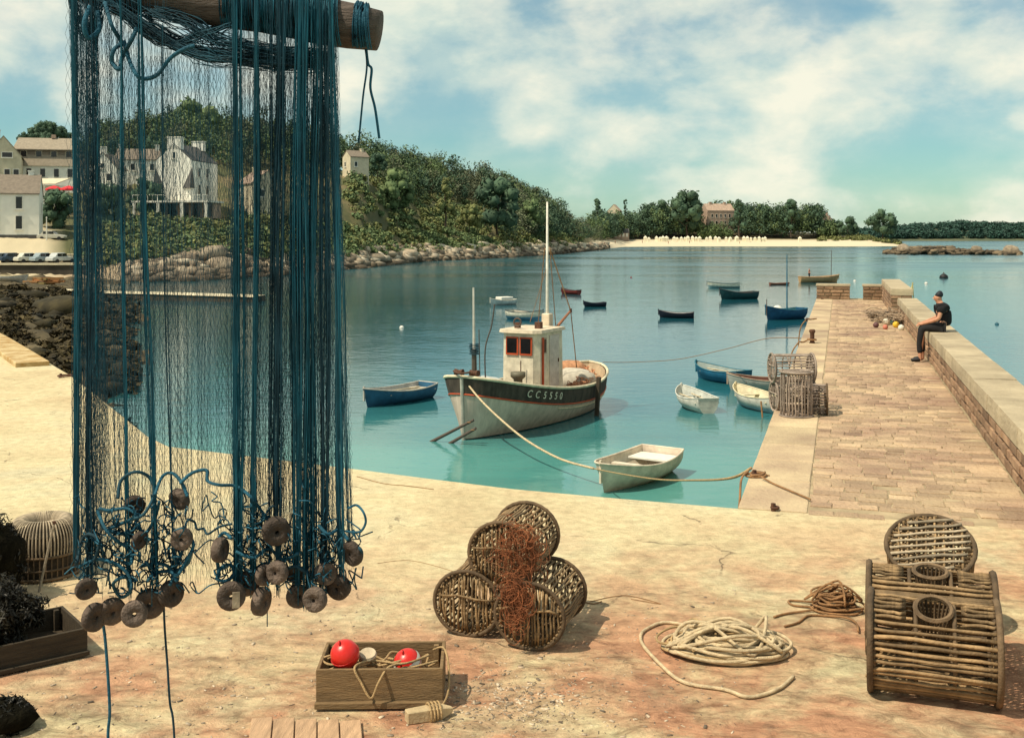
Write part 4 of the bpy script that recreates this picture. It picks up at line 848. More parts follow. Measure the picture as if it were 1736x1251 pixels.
o, p = dinghy('blue sailing boat with a bare blue mast beside the pier end', wat(1330, 541), (-.84, -.54), 3.6, 1.6, .68, (.012, .075, .16), (.06, .2, .22), (.02, .12, .18), tw=.7, sheer=.35, name='sailing_boat')
MB().tube([(-.25, 0, 0), (-.25, 0, 4.65)], [.06, .03], 8).build('mast', paint((.015, .13, .2)), o)
MB().tube([(1.9, .1, .3), (1.9, .1, 1.5)], .03, 6).build('bow_post', 'wood_beam', o)
mb = MB(); rng = np.random.default_rng(2)
V, Fs = rock_np((.7, 0, .72), (.34, .3, .26), rng, ICO2, .3); npobj('folded_sail', V, Fs, 'white', o, True)
o, p = dinghy('tan working boat with a thin mast seen beyond the pier end wall', wat(1388, 479), (.985, .17), 5.2, 1.7, .7, (.42, .27, .13), (.4, .3, .18), (.5, .3, .15), name='working_boat', tw=.6, sheer=.3)
MB().tube([(1.7, 0, 0), (1.75, 0, 4.2)], [.05, .03], 6).build('mast', 'wood_beam', o)
dinghy('low reddish punt far out left of the working boat', wat(1321, 483), (.99, .1), 2.4, .9, .2, (.2, .07, .04), (.15, .08, .05), (.25, .1, .06), thw=2, sheer=.1, name='punt')
# boats and gear drawn up on the slip
dinghy('white boat drawn up on the slipway at the left edge', P(20, 478, 120)+Vector((0, 0, .16)), (.98, -.2), 3.8, 1.5, .5, (.55, .55, .5), (.6, .55, .4), (.6, .5, .3), name='beached_boat', group='boats on the slip')
rng = np.random.default_rng(33); o = empty('timber_heap', P(72, 484, 118), 0, 'heap of orange-brown timber and gear on the slipway by the sea wall', 'timber')
for k in range(16):
    a = rng.uniform(-.5, .5); MB().box((rng.uniform(-1.4, 1.6), rng.uniform(-.5, .5), .15+.9*(k/16)*rng.uniform(.5, 1)), (rng.uniform(1.2, 2.4), .25, .18), a).build('timber', mat('timber', (.34*rng.uniform(.6, 1.2), .16, .06), .9), o)

# ---------------------------------------------------------------- the fishing boat
def trawler():
    bow = Vector((-1.36, 32.4)); st = Vector((2.62, 39.9)); c = (bow+st)/2; hd = (bow-st); Lw = hd.length
    o = empty('fishing_boat', (c.x, c.y, WZ), math.atan2(hd.y, hd.x), 'white fishing boat with black bulwark, wheelhouse and tall mast in the harbour', 'fishing boat')
    LL = Lw+.3
    p = dict(L=LL, B=3.3, tw=.3, mid=.46, pw=3.0, rs=.5, round=True, zs=lambda s: 1.06+.82*max(0, (s-.32)/.68)**1.9+.34*max(0, (.32-s)/.32)**1.8, zk=lambda s: -.75+.2*max(0, (s-.8)/.2), m=2.5, rake=.16)
    tb = lambda s: 1-.50/(p['zs'](s)-p['zk'](s)); ts_ = lambda s: 1-.58/(p['zs'](s)-p['zk'](s)); t0 = lambda s: (0.03-p['zk'](s))/(p['zs'](s)-p['zk'](s))
    WH = mat('hull_white', (.60, .48, .39), .65, .2, 2.6, bump=.35, bscale=10, stretch=(2.2, 2.2, .3), planks=1.1); BK = mat('hull_black', (.06, .046, .035), .85, .45, 3, bump=.3, bscale=12, stretch=(2, 2, .5)); RD = paint((.45, .07, .02)); CR = paint((.66, .58, .40)); AF = paint((.018, .02, .018))
    hull_mesh(p, t0, tb, 40, 8).build('hull', WH, o, True)
    hull_mesh(p, 0, t0, 40, 4, off=.004).build('boot_top', AF, o, True)
    hull_mesh(p, tb, 1, 40, 4, off=.012).build('bulwark', BK, o, True)
    hull_mesh(p, tb, .99, 40, 3, off=-.07).build('bulwark_lining', paint((.52, .40, .26)), o, True)
    for nm, tt, r_, m_ in (('red_stripe', lambda s: 1-.52/(p['zs'](s)-p['zk'](s)), .028, RD), ('rail', 1.0, .05, CR), ('rubbing_strake', lambda s: 1-.66/(p['zs'](s)-p['zk'](s)), .02, CR)):
        q = MB()
        for sg in (1, -1): q.tube(sheer_path(p, tt, sg, 44, .015, 0, 1 if nm != 'rubbing_strake' else .62), r_, 6)
        q.build(nm, m_, o, True)
    xs, _, zb = sect(1, 1, p); MB().tube([sect(1, k/6, p)[:1]+(0,)+sect(1, k/6, p)[2:] for k in range(7)], .055, 8).build('stem', paint((.42, .40, .34)), o)
    dk = MB(); A = [sect(i/30, 1-.52/(p['zs'](i/30)-p['zk'](i/30)), p) for i in range(31)]
    V = []; 
    for x, y, z in A: V += [(x, max(0, y-.05), z), (x, -max(0, y-.05), z)]
    dk.add(V, [(2*i, 2*i+1, 2*i+3, 2*i+2) for i in range(30)]); dk.build('deck', paint((.36, .27, .19), .9), o)
    X = lambda tt: LL/2-.05-tt        # distance aft of the stem
    zd = .95
    # wheelhouse
    wh = empty('wheelhouse', (X(4.1), 0, zd), 0); wh.parent = o
    MB().add([(.62, -.5, 0), (.62, .5, 0), (.45, .68, 0), (-1.25, .68, 0), (-1.25, -.68, 0), (.45, -.68, 0), (.58, -.5, 1.92), (.58, .5, 1.92), (.42, .66, 1.92), (-1.22, .66, 1.9), (-1.22, -.66, 1.9), (.42, -.66, 1.92)],
             [(0, 1, 7, 6), (1, 2, 8, 7), (2, 3, 9, 8), (3, 4, 10, 9), (4, 5, 11, 10), (5, 0, 6, 11), (6, 7, 8, 9, 10, 11)]).build('cabin_wall', paint((.66, .60, .46)), wh)
    rf = [(.74, -.55), (.74, .55), (.52, .78), (-1.3, .76), (-1.3, -.76), (.52, -.78)]
    MB().add([(x, y, 1.92) for x, y in rf]+[(x*.97, y*.97, 2.02) for x, y in rf], [tuple(range(5, -1, -1)), tuple(range(6, 12))]+[(i, (i+1) % 6, (i+1) % 6+6, i+6) for i in range(6)]).build('cabin_roof', paint((.62, .52, .38)), wh)
    for y in (-.25, .25):
        f = MB().box((.615, y, 1.50), (.05, .44, .58), Matrix.Rotation(-.02, 3, 'Y')).build('window_frame', RD, wh); MB().box((.632, y, 1.51), (.04, .35, .47)).build('pane', 'glass', f)
    for sg in (1,):
        f = MB().box((.18, sg*.672, 1.5), (.36, .04, .5)).build('window_frame', paint((.4, .3, .22)), wh); MB().box((.18, sg*.684, 1.5), (.28, .035, .42)).build('pane', 'glass', f)
    MB().box((-.58, .675, .95), (.7, .04, 1.7)).build('door', paint((.52, .47, .42)), wh); MB().box((-.85, .70, .95), (.03, .05, .12)).build('door_handle', 'iron', wh)
    MB().box((.30, .71, .9), (.06, .05, 1.75)).build('door_post', RD, wh)
    MB().ring((.35, -.2, 2.24), .13, .03, 'x', 16, 6).build('horn_ring', 'wood_beam', wh); MB().box((-.2, .3, 2.12), (.2, .2, .22)).box((-.05, -.4, 2.1), (.16, .16, .2)).build('vent', 'iron', wh)
    # mast and rigging
    xm = X(5.55); MB().tube([(xm, 0, zd-.3), (xm, 0, 4.0), (xm, 0, 7.15)], [.075, .055, .03], 10).build('mast', paint((.66, .63, .54)), o, True)
    MB().box((xm, 0, 2.95), (.3, .3, .85)).build('exhaust_casing', paint((.66, .56, .42)), o, bevel=.02)
    q = MB(); q.tube([(xm-.05, .1, 5.5), (xm-.55, .62, 3.45)], .022, 4); q.tube([(xm-.55, .62, 3.45), (xm-.75, .75, 1.5)], .018, 4); q.tube([(xm, .1, 5.6), (xm-.35, .25, 1.7)], .016, 4); q.tube([(xm, -.1, 5.6), (xm-.35, -.65, 1.5)], .016, 4); q.tube([(xm, 0, 5.0), (xm+.5, -.4, 3.1)], .01, 4); q.build('rigging', 'rope_brown', o)
    MB().tube([(xm-.05, .05, 2.6), (xm-.55, .62, 3.45)], [.06, .04], 7).build('derrick', paint((.3, .12, .06)), o)
    MB().box((xm-.55, .62, 3.45), (.09, .06, .14)).build('pulley', 'iron', o)
    xf = X(.75); MB().tube([(xf, -.08, zd), (xf+.03, -.08, 2.6)], [.09, .075], 8).build('foremast_foot', paint((.10, .085, .065)), o); MB().tube([(xf+.03, -.08, 2.58), (xf+.06, -.08, 4.45)], [.045, .03], 8).build('foremast', paint((.62, .56, .48)), o)
    q = MB(); q.tube(smooth_path([(xf-.1, .25, 1.5), (xf-.05, .26, 2.6), (xf-.15, .42, 3.3), (xf-.2, .5, 3.95)], 5), .022, 5); q.tube([(xf, .12, 1.3), (xf+.05, .1, 3.2)], .016, 5); q.build('spar', 'wood_beam', o)
    rr = np.random.default_rng(6); q = MB()
    for k in range(7): q.ring((xf+.02, -.08, 2.45+.05*k), .12+.05*rr.uniform(), .012, 'z', 14, 4)
    q.build('rope_lashing', 'net_dark', o)
    # deck gear
    w = MB().lathe([(.0, 0), (.26, 0), (.26, .1), (.13, .16), (.13, .42), (.22, .5), (.22, .62), (.0, .62)], 14, Matrix.Translation((X(2.75), .35, zd+.05)) @ Matrix.Diagonal((1.1, 1.1, 1.15, 1))).build('winch', paint((.13, .12, .08), .6), o, True)
    MB().box((X(2.75), .35, zd), (.6, .7, .12)).build('winch_base', 'iron', o)
    MB().tube([(X(3.32), .15, zd+.4), (X(3.32), .15, zd+1.05)], .018, 5).build('lever', 'iron', o)
    V, Fs = rock_np((X(1.7), -.1, zd+.42), (.7, .6, .3), rr, ICO2, .2); npobj('grey_tarpaulin', V, Fs, paint((.45, .47, .45), .9), o, True)
    V, Fs = rock_np((X(7.3), .25, zd-.02), (.8, .72, .5), rr, ICO2, .22); npobj('tarpaulin', V, Fs, paint((.48, .44, .36), .9), o, True)
    A = []; 
    for k in range(260):
        s0 = rr.uniform(.03, .36); sg = rr.choice([-1, -1, 1]); x, y, z = sect(s0, .98, p); yy = sg*max(.05, y-rr.uniform(.25, .8)); zz0 = z-rr.uniform(.0, .35)
        pts_ = [(x+.35+rr.normal()*.13, yy*(.98-.1*rr.uniform())+rr.normal()*.05, zz0+rr.normal()*.06) for j in range(7)]; A.append(np.array(smooth_path(pts_, 3)))
    V, Fs = threads(np.array(A), .016); npobj('salmon_nets', V, Fs, mat('salmon_net', (.55, .25, .13), .9, .3, 6, isl=.4), o)
    V, Fs = rock_np((X(8.2), -.5, zd+.12), (.8, .6, .42), rr, ICO2, .22); npobj('net_heap', V, Fs, mat('net_heap', (.46, .23, .12), .95, .35, 6, bump=1, bscale=30), o)
    V, Fs = rock_np((X(6.6), -.75, zd+.1), (.7, .45, .4), rr, ICO2, .22); npobj('net_heap', V, Fs, M['net_red'], o)
    MB().box((X(2.3), .75, zd+.08), (.5, .3, .26)).build('fish_box', paint((.5, .22, .1)), o)
    # beaching leg, bow rollers
    x, y, z = sect(.335, 1, p); MB().box((x, y+.10, .25), (.13, .12, 2.1), Matrix.Rotation(-.06, 3, 'X')).build('beaching_leg', paint((.06, .045, .03), .9), o)
    for sg in (1, -1): MB().lathe([(0, -.13), (.1, -.13), (.065, 0), (.1, .13), (0, .13)], 12, Matrix.Translation((xs-.3, sg*.26, zb+.08)) @ Matrix.Rotation(math.pi/2, 4, 'X')).build('bow_roller', 'iron', o)
    MB().tube(smooth_path([(xs-.05, -.3, zb+.14), (xs+.12, 0, zb+.1), (xs-.05, .3, zb+.14)], 5), .03, 6).build('bow_rail', 'iron', o)
    # registration letters on the black bulwark, port side
    for ch, s in zip('CC5550', (.815, .775, .735, .70, .665, .63)):
        cu = bpy.data.curves.new('letter', 'FONT'); cu.body = ch; cu.size = .32; cu.extrude = .006; cu.align_x = 'CENTER'; cu.align_y = 'CENTER'
        tmp = bpy.data.objects.new('letter_tmp', cu); COL.objects.link(tmp); dg = bpy.context.evaluated_depsgraph_get(); me = bpy.data.meshes.new_from_object(tmp.evaluated_get(dg)); bpy.data.objects.remove(tmp)
        tm = 1-.26/(p['zs'](s)-p['zk'](s)); a = Vector(sect(s, tm, p)); b_ = Vector(sect(s-.02, tm, p)); u = Vector(sect(s, tm+.05, p))
        ex = (b_-a).normalized(); ez = (u-a); ez = (ez-ex*ez.dot(ex)).normalized(); nrm = ex.cross(ez)
        mt = Matrix((ex, ez, nrm)).transposed().to_4x4(); mt.translation = a+nrm*(.03 if nrm.y > 0 else -.03); me.transform(mt); me.materials.clear(); link('letter', me, paint((.68, .64, .5)), o)
    return o, p
tw_, tp_ = trawler()
# slanting poles by the bow
for a, c2, lb in (((733, 748), (803, 712), 'longer of two wooden poles slanting from the water at the bow'), ((764, 751), (807, 726), 'shorter of two wooden poles slanting from the water at the bow')):
    A = G(*a, WZ); B_ = P(c2[0], c2[1], A.y-.5); d_ = (A-B_).normalized(); o = empty('mooring_pole', A, 0, lb, 'pole', 'poles at the bow'); MB().tube([d_*.8, (0, 0, 0), B_-A], [.05, .05, .04], 8).build('shaft', 'wood_beam', o); MB().ring((B_-A)*.9, .06, .012, 'z', 10, 4).build('binding', 'rope_brown', o)
# buoys on the water
def buoy(label, px, py, r, col, kind=0):
    p_ = G(px, py, WZ); o = empty('mooring_buoy', p_, 0, label, 'buoy'); MB().lathe([(0, -r*.6), (r*.7, -r*.4), (r, 0), (r*.85, r*.5), (r*.35, r*.9), (0, r*.95)], 14).build('float', paint(col), o, True); MB().ring((0, 0, r*1.05), r*.2, r*.06, 'x', 10, 4).build('eye', 'iron', o)
buoy('black mooring buoy on open water beyond the parapet', 1600, 471, .62, (.012, .012, .014)); buoy('small white buoy near the black mooring buoy', 1570, 481, .22, (.7, .68, .6)); buoy('small white buoy beyond the gap in the pier end wall', 1449, 477, .2, (.7, .68, .6))
buoy('small dark buoy on the water right of the seated man', 1690, 550, .14, (.02, .1, .14)); buoy('little white buoy floating left of the fishing boat', 681, 556, .16, (.7, .68, .6)); buoy('little dark red buoy far out right of the mast', 1070, 471, .16, (.2, .02, .02))

# ================================================================ FOREGROUND
rng = np.random.default_rng(77)
def rod_mesh(L_, r, seed, n=6, name='slat', wob=.0032):
    q = np.random.default_rng(seed); pts = [(-L_/2+L_*i/n, q.normal()*wob, q.normal()*wob) for i in range(n+1)]
    return MB().tube(pts, list(r*q.uniform(.75, 1.2, n+1)), 5).mesh(name, True)
def barrel(name, label, loc, rot, L_, Rr, ns=34, hoops=(0, .36, .64, 1), m='wicker', hm='wicker_dark', r=.008, throat=None, cat='lobster pot', group='lobster pots', end_n=13, bar=True, single=False, both=True):
    """slatted pot lying with its axis on local x, centre at origin"""
    o = empty(name, loc, 0, label, cat, group, rot=rot); sd = int(abs(loc[0]*100)+abs(loc[1]*10))
    rods = [rod_mesh(L_*1.03, r, sd+k) for k in range(5)]; q = np.random.default_rng(sd); acc = []
    def put(me, mtx, nm, mm):
        if single:
            V = np.array([tuple(mtx @ v.co) for v in me.vertices]); acc.append((V, np.array([list(p.vertices)+[p.vertices[-1]]*(4-len(p.vertices)) if len(p.vertices) < 5 else list(p.vertices)[:4] for p in me.polygons]), mm))
        else:
            x = link(nm, me, mm, o); x.matrix_local = mtx
    for k in range(ns):
        a = 2*math.pi*(k+q.uniform(-.2, .2))/ns
        if throat and abs((a-throat[0]+math.pi) % (2*math.pi)-math.pi) < throat[1]:
            for s in (-1, 1):
                ml = Matrix.Translation((s*L_*.36, Rr*math.cos(a), Rr*math.sin(a))) @ Matrix.Diagonal((.28, 1, 1, 1)); put(rods[k % 5], ml, 'slat', m)
            continue
        put(rods[k % 5], Matrix.Translation((q.normal()*.006, Rr*math.cos(a), Rr*math.sin(a))) @ Matrix.Rotation(a, 4, 'X'), 'slat', m)
    for h in hoops:
        b_ = MB(); b_.ring((-L_/2+L_*h, 0, 0), Rr+(.014 if h in (0, 1) else -.012), r*(1.7 if h in (0, 1) else 1.15), 'x', 28, 6)
        if h in (0, 1): b_.ring((-L_/2+L_*h+(.02 if h == 0 else -.02), 0, 0), Rr-.012, r*1.3, 'x', 28, 5)
        put(b_.mesh('hoop', True), Matrix.Identity(4), 'hoop', hm)
    er = [rod_mesh(1.0, r*.9, sd+20+k, name='end_slat') for k in range(3)]
    for sx in ((-1, 1) if both else (-1,)):
        for k in range(end_n):
            y = -Rr*.9+1.8*Rr*k/(end_n-1)+q.normal()*.004; ln = 2*math.sqrt(max(1e-4, Rr**2-y*y))
            put(er[k % 3], Matrix.Translation((sx*(L_/2-.005), y, 0)) @ Matrix.Rotation(math.pi/2, 4, 'Y') @ Matrix.Diagonal((ln, 1, 1, 1)), 'end_slat', m)
        if bar:
            for zz in (.04,): put(er[0], Matrix.Translation((sx*(L_/2+.012), 0, zz)) @ Matrix.Rotation(math.pi/2+q.normal()*.05, 4, 'Z') @ Matrix.Diagonal((1.86*Rr, 1.1, 1.1, 1)), 'cross_bar', 'bar')
    if throat:
        a = throat[0]; mt = Matrix.Translation((0, math.cos(a)*Rr, math.sin(a)*Rr)) @ Matrix.Rotation(a-math.pi/2, 4, 'X'); hr = Rr*math.sin(throat[1])*1.05; b_ = MB()
        b_.ring((0, 0, .012), hr, r*1.2, 'z', 22, 5); b_.ring((0, 0, -.16), hr*.6, r, 'z', 18, 5)
        for k in range(22):
            t_ = 6.283*k/22; b_.tube([(hr*math.cos(t_), hr*math.sin(t_), .01), (hr*.78*math.cos(t_), hr*.78*math.sin(t_), -.07), (hr*.58*math.cos(t_), hr*.58*math.sin(t_), -.17)], r*.6, 4)
        put(b_.mesh('throat'), mt, 'throat', hm)
    if single:
        for mm, nm in ((m, 'slat_cage'), (hm, 'hoop_set'), ('bar', 'cross_bar')):
            ps = [(v, f) for v, f, x in acc if x == mm]
            if ps:
                V, Fs = joinnp(ps); me = bpy.data.meshes.new(nm); me.from_pydata([tuple(p) for p in V], [], [tuple(dict.fromkeys(int(i) for i in f)) for f in Fs]); link(nm, me, mm, o)
    return o
def axis_rot(d):   # euler turning local x to direction d
    return Vector(d).normalized().to_track_quat('X', 'Z').to_euler()
# two slatted barrels at the right, round pot leaning on them
ax = Vector((.945, -.33, 0)); c1 = Vector((2.30, 6.0, .262)); c2 = c1+Vector((.18, .51, .0))
barrel('lobster_pot', 'front of two long slatted barrel pots at the lower right, resting on the quay', c1, axis_rot(ax), .645, .25, 46, (0, .36, .66, 1), 'wicker', 'wicker_dark', .0112, (R(115), .36), end_n=15)
barrel('lobster_pot', 'rear slatted barrel pot at the lower right, under the round upright pot', c2, axis_rot(ax), .69, .25, 46, (0, .33, .66, 1), 'wicker', 'wicker_dark', .0112, (R(98), .36), end_n=15)
tn = Vector((-.188, -.495, .85)).normalized(); tp = P(1577, 926, 6.95); q_ = tn.to_track_quat('X', 'Y').to_euler()
o = barrel('lobster_pot', 'round pot with a woven grid lid leaning upright behind the two barrel pots', tp-tn*.24, q_, .48, .25, 44, (0, .3, .6, .85, 1), 'wicker', 'wicker_dark', .0095, None, end_n=15, bar=False)
for k in range(9):
    y = -.2+.05*k; ln = 2*math.sqrt(.245**2-y*y); x = link('lid_slat', rod_mesh(ln, .0095, 300+k, name='lid_slat', wob=.002), 'wicker_pale', o); x.matrix_local = Matrix.Translation((.256, y, 0)) @ Matrix.Rotation(.22, 4, 'X') @ Matrix.Rotation(math.pi/2, 4, 'Y')
    if k < 8: y2 = -.19+.054*k; x = link('lid_cross', rod_mesh(2*math.sqrt(.25**2-y2*y2), .008, 330+k, name='lid_cross', wob=.002), 'wicker', o); x.matrix_local = Matrix.Translation((.246, 0, y2)) @ Matrix.Rotation(math.pi/2, 4, 'Z')
# trio in the middle
d3 = Vector((.30, .95, 0)).normalized(); off3 = d3*.27
bl = Vector((-.282, 6.86, .205)); br = Vector((.105, 6.63, .205)); tpz = Vector((-.062, 6.80, .525))
for p_, lb in ((bl, 'lower left pot of the stack of three in the middle of the quay'), (br, 'lower right pot of the stack of three in the middle of the quay'), (tpz, 'topmost pot of the stack of three, draped with brown net')):
    barrel('lobster_pot', lb, p_+off3, axis_rot(-d3), .54, .19, 46, (0, .33, .66, 1), 'wicker', 'wicker_dark', .0078, None, end_n=16)
for k, o in enumerate(x for x in bpy.data.objects if x.get('label', '').find('stack of three') > 0): o.scale = (1, 1.06, .98)
# brown net draped over them
A = []
for k in range(250):
    u = rng.uniform(0, 1)**1.5; c = Vector((.03, 6.66, .50)).lerp(Vector((.03, 6.56, .20)), u); sp_ = .075*(1-.2*u)
    if u < .35:
        a_ = rng.uniform(0, 6.28); rad = rng.uniform(.06, .16); c = Vector((.035+rad*.85*math.cos(a_), 6.70+rng.normal()*.02, .575+rad*math.sin(a_)))
        sp_ = .045
    lr = rng.uniform(.018, .055); ph = rng.uniform(0, 6.3); tl = rng.uniform(-1, 1); sp_ *= .8
    c = c+Vector((rng.normal()*sp_*.6, -.012-abs(rng.normal())*.02, rng.normal()*sp_*.6)); dr = Vector((rng.normal()*.004, 0, rng.normal()*.006))
    p0 = [c+dr*j+Vector((lr*math.cos(ph+j*.9), lr*.35*math.sin(ph+j*.9+tl), lr*1.2*math.sin(ph+j*.9)))+Vector((rng.normal(), rng.normal()*.4, rng.normal()))*.005 for j in range(9)]; A.append(np.array([tuple(v) for v in smooth_path(p0, 3)]))
V, Fs = threads(np.array(A), .0019); o = npobj('net_tangle', V, Fs, 'net_red'); tag(o, 'reddish-brown net and twine tangled over the stack of three pots', 'net')
# dome pot at the left
def dome_pot(label, loc, Rr, h):
    o = empty('lobster_pot', loc, .3, label, 'lobster pot', 'lobster pots')
    for k in range(64):
        a = 6.283*k/64; pr = [(Rr*.97, h*.42), (Rr*1.0, h*.58), (Rr*.97, h*.78), (Rr*.82, h*.95), (Rr*.62, h*1.0), (Rr*.46, h*.93), (Rr*.38, h*.72), (Rr*.34, h*.5)]
        if k == 0: me = MB().tube(smooth_path([(r_, 0, z) for r_, z in pr], 3), .006, 5).mesh('rib', True)
        x = link('rib', me, 'wicker_pale', o); x.rotation_euler = (0, 0, a)
    for z, r_, t_ in ((.02, 1.0, .012), (h*.2, 1.0, .009), (h*.42, .98, .011), (h*.5, .34, .009)): MB().ring((0, 0, z), Rr*r_, t_, 'z', 36, 6).build('hoop', 'wicker_dark', o, True)
    for k in range(40):
        a = 6.283*k/40
        if k == 0: me2 = MB().tube([(Rr, 0, 0), (Rr*1.0, 0, h*.44)], .005, 5).mesh('stake')
        x = link('stake', me2, 'wicker_dark', o); x.rotation_euler = (0, 0, a)
    MB().lathe([(Rr*.94, .02), (Rr*.95, h*.42), (Rr*.90, h*.75)], 30).build('inner_shade_fill', 'crate_dark', o, True)  # dark sleeve added inside the ribs, its colour standing in for interior shade
    q = MB()
    for k in range(10): q.tube([(-Rr*.9+Rr*.2*k, -math.sqrt(max(0, 1-(-.9+.2*k)**2))*Rr, .02), (-Rr*.9+Rr*.2*k, math.sqrt(max(0, 1-(-.9+.2*k)**2))*Rr, .02)], .007, 4)
    q.build('base_grid', 'wicker_dark', o); return o
dome_pot('round domed pot with pale ribs curling into its mouth, left of the net', G(74, 972), .255, .42)
o = empty('iron_rod', G(66, 1003), 0, 'thin pale rod leaning against the domed pot', 'rod'); MB().tube([(0, 0, 0), (.04, .16, .44)], .009, 6).build('shaft', 'wicker_pale', o); MB().lathe([(0, .0), (.013, .0), (.013, .02), (0, .02)], 6, Matrix.Translation((.04, .16, .435))).build('tip', 'iron', o)
# weed piles
def weed(label, c, d, n, seed, size=.024):
    q = np.random.default_rng(seed); cs = []; rs = []
    for k in range(44): 
        v = q.normal(size=3); v /= np.linalg.norm(v); v[2] = abs(v[2]); u = q.uniform(.35, 1.0); cs.append((v[0]*d[0]*u, v[1]*d[1]*u, v[2]*d[2]*u)); rs.append(min(d)*q.uniform(.2, .36))
    for k in range(60): a_, b2 = q.uniform(0, 6.28), q.uniform(0, 1.45); cs.append((d[0]*.8*math.cos(a_)*math.cos(b2), d[1]*.8*math.sin(a_)*math.cos(b2), d[2]*(.3+.55*math.sin(b2)))); rs.append(min(d)*.2)
    V, Fs = leaves(n, cs, rs, size*.8, q, asp=.3); V[:, 2] = np.maximum(V[:, 2], .004); o = npobj('seaweed_pile', V, Fs, 'weed'); o.location = c
    V2, F2 = rock_np((0, 0, d[2]*.35), (d[0]*.78, d[1]*.78, d[2]*.52), q, ICO2, .3); npobj('weed_core', V2, F2, 'weed_core', o); return tag(o, label, 'seaweed')
weed('heap of wet black seaweed spilling over the dark crate at the left', Vector((-3.12, 6.5, .08)), (.36, .28, .38), 15000, 1)
weed('black seaweed piled beside the domed pot at the left edge', Vector((-3.62, 7.55, .0)), (.27, .35, .62), 6000, 2)
weed('small clump of black weed at the bottom left corner', G(6, 1232), (.16, .18, .14), 2500, 3)
# dark crate at left
def crate(name, label, loc, rz, L_, D_, h, m, lip=True):
    o = empty(name, loc, rz, label, 'crate'); t_ = .018
    bd = lambda c, d, nm: MB().box(c, d).build(nm, m, o, bevel=.003)
    bd((0, -D_/2+t_/2, h*.56), (L_, t_, h*.86), 'front_board'); bd((0, -D_/2-.012, h*.08+.012), (L_+.01, .03, h*.15), 'bottom_rail'); bd((0, D_/2-t_/2, h*.52), (L_, t_, h*.94), 'back_board')
    for s in (-1, 1): bd((s*(L_/2-t_/2), 0, h*.52), (t_, D_-2*t_-.004, h*.94), 'end_board'); bd((s*(L_/2-.05), D_/2-t_-.016, h*.5), (.03, .028, h*.9), 'corner_post')
    for k in range(3): bd((0, -D_/2+t_+.06+(D_-.15)*k/2, .025), (L_-2*t_-.006, (D_-.06)/3-.012, .016), 'floor_board')
    return o
crate('fish_crate', 'dark low crate under the black seaweed at the left edge', Vector((-3.06, 6.44, 0)), R(38), .96, .5, .17, 'crate_dark')
for k, z in enumerate((.115, .155)): pass
# crate with the red buoys
cc = Vector((-.705, 6.0, 0)); ca = R(1.5)
cr_ = crate('wooden_crate', 'weathered wooden crate holding two red buoys and rope at the bottom centre', cc, ca, .67, .40, .215, 'crate')
def cpt(x, y, z): return cc+Matrix.Rotation(ca, 3, 'Z') @ Vector((x, y, z))
def red_buoy(label, loc, r, band=False):
    o = empty('net_buoy', loc, 0, label, 'buoy', 'red net buoys', rot=(R(24), R(-18), 0)); V, Fs = ICO2; bm = bmesh.new(); bmesh.ops.create_uvsphere(bm, u_segments=24, v_segments=16, radius=r); me = bpy.data.meshes.new('ball'); bm.to_mesh(me); bm.free(); me.polygons.foreach_set('use_smooth', np.ones(len(me.polygons), dtype=bool)); link('ball', me, 'buoy_red', o)
    MB().ring((0, 0, 0), r*.995, r*.035, 'z', 28, 6).build('seam', 'buoy_red', o, True)
    MB().ring((0, 0, r*1.04), r*.16, r*.06, 'x', 12, 5).build('eye', 'buoy_red', o, True)
    if band: MB().lathe([(r*1.006, -.012), (r*1.0, .02), (r*.9, .036)], 24).build('white_patch', 'white', o, True)
red_buoy('left red ball buoy resting on the rim of the wooden crate', cpt(-.195, -.10, .255), .078)
red_buoy('right red buoy with a white patch sunk in the crate rope', cpt(.135, -.02, .175), .076, True)
def rope(name, label, pts, r, m, cat='rope', per=8, n=6, parent=None, group=None):
    me = MB().tube(smooth_path(pts, per), r, n).mesh(name, True); o = link(name, me, m, parent)
    if parent is None: tag(o, label, cat, group)
    return o
q = np.random.default_rng(14); pts = []
for k in range(60):
    a = k*.75+q.normal()*.25; rr = .06+.05*q.uniform(); pts.append(cpt(-.03+.19*math.sin(k*.11)+rr*1.4*math.cos(a), -.02+rr*.9*math.sin(a), .13+.08*q.uniform()))
pts += [cpt(.05, -.16, .21), cpt(.0, -.235, .16), cpt(-.04, -.25, .08), cpt(-.09, -.235, .15), cpt(-.13, -.2, .225), cpt(-.05, -.05, .2), cpt(.12, -.12, .21), cpt(.25, .02, .2)]
rope('crate_rope', 'thin tan rope heaped in the wooden crate and looping over its front', pts, .0065, 'rope_tan')
rope('crate_line', 'cord hanging over the right end of the crate to the wooden float', [cpt(.27, .1, .2), cpt(.33, .03, .235), cpt(.36, -.08, .18), cpt(.36, -.2, .08), cpt(.31, -.27, .02), cpt(.27, -.31, .045), cpt(.33, -.33, .05)], .006, 'rope_tan')
MB().lathe([(0, -.025), (.04, -.025), (.045, 0), (.04, .025), (0, .025)], 16, Matrix.Translation(cpt(-.08, -.03, .225)) @ Matrix.Rotation(.35, 4, 'X') @ Matrix.Diagonal((1.1, 1.1, .5, 1))).build('float_disc', 'wicker_pale', None); tag(bpy.data.objects['float_disc'], 'pale cork disc lying on the rope in the wooden crate', 'float')
o = empty('wooden_float', cpt(.265, -.325, .032), R(22), 'pointed pale wooden float bound with cord in front of the crate', 'float')
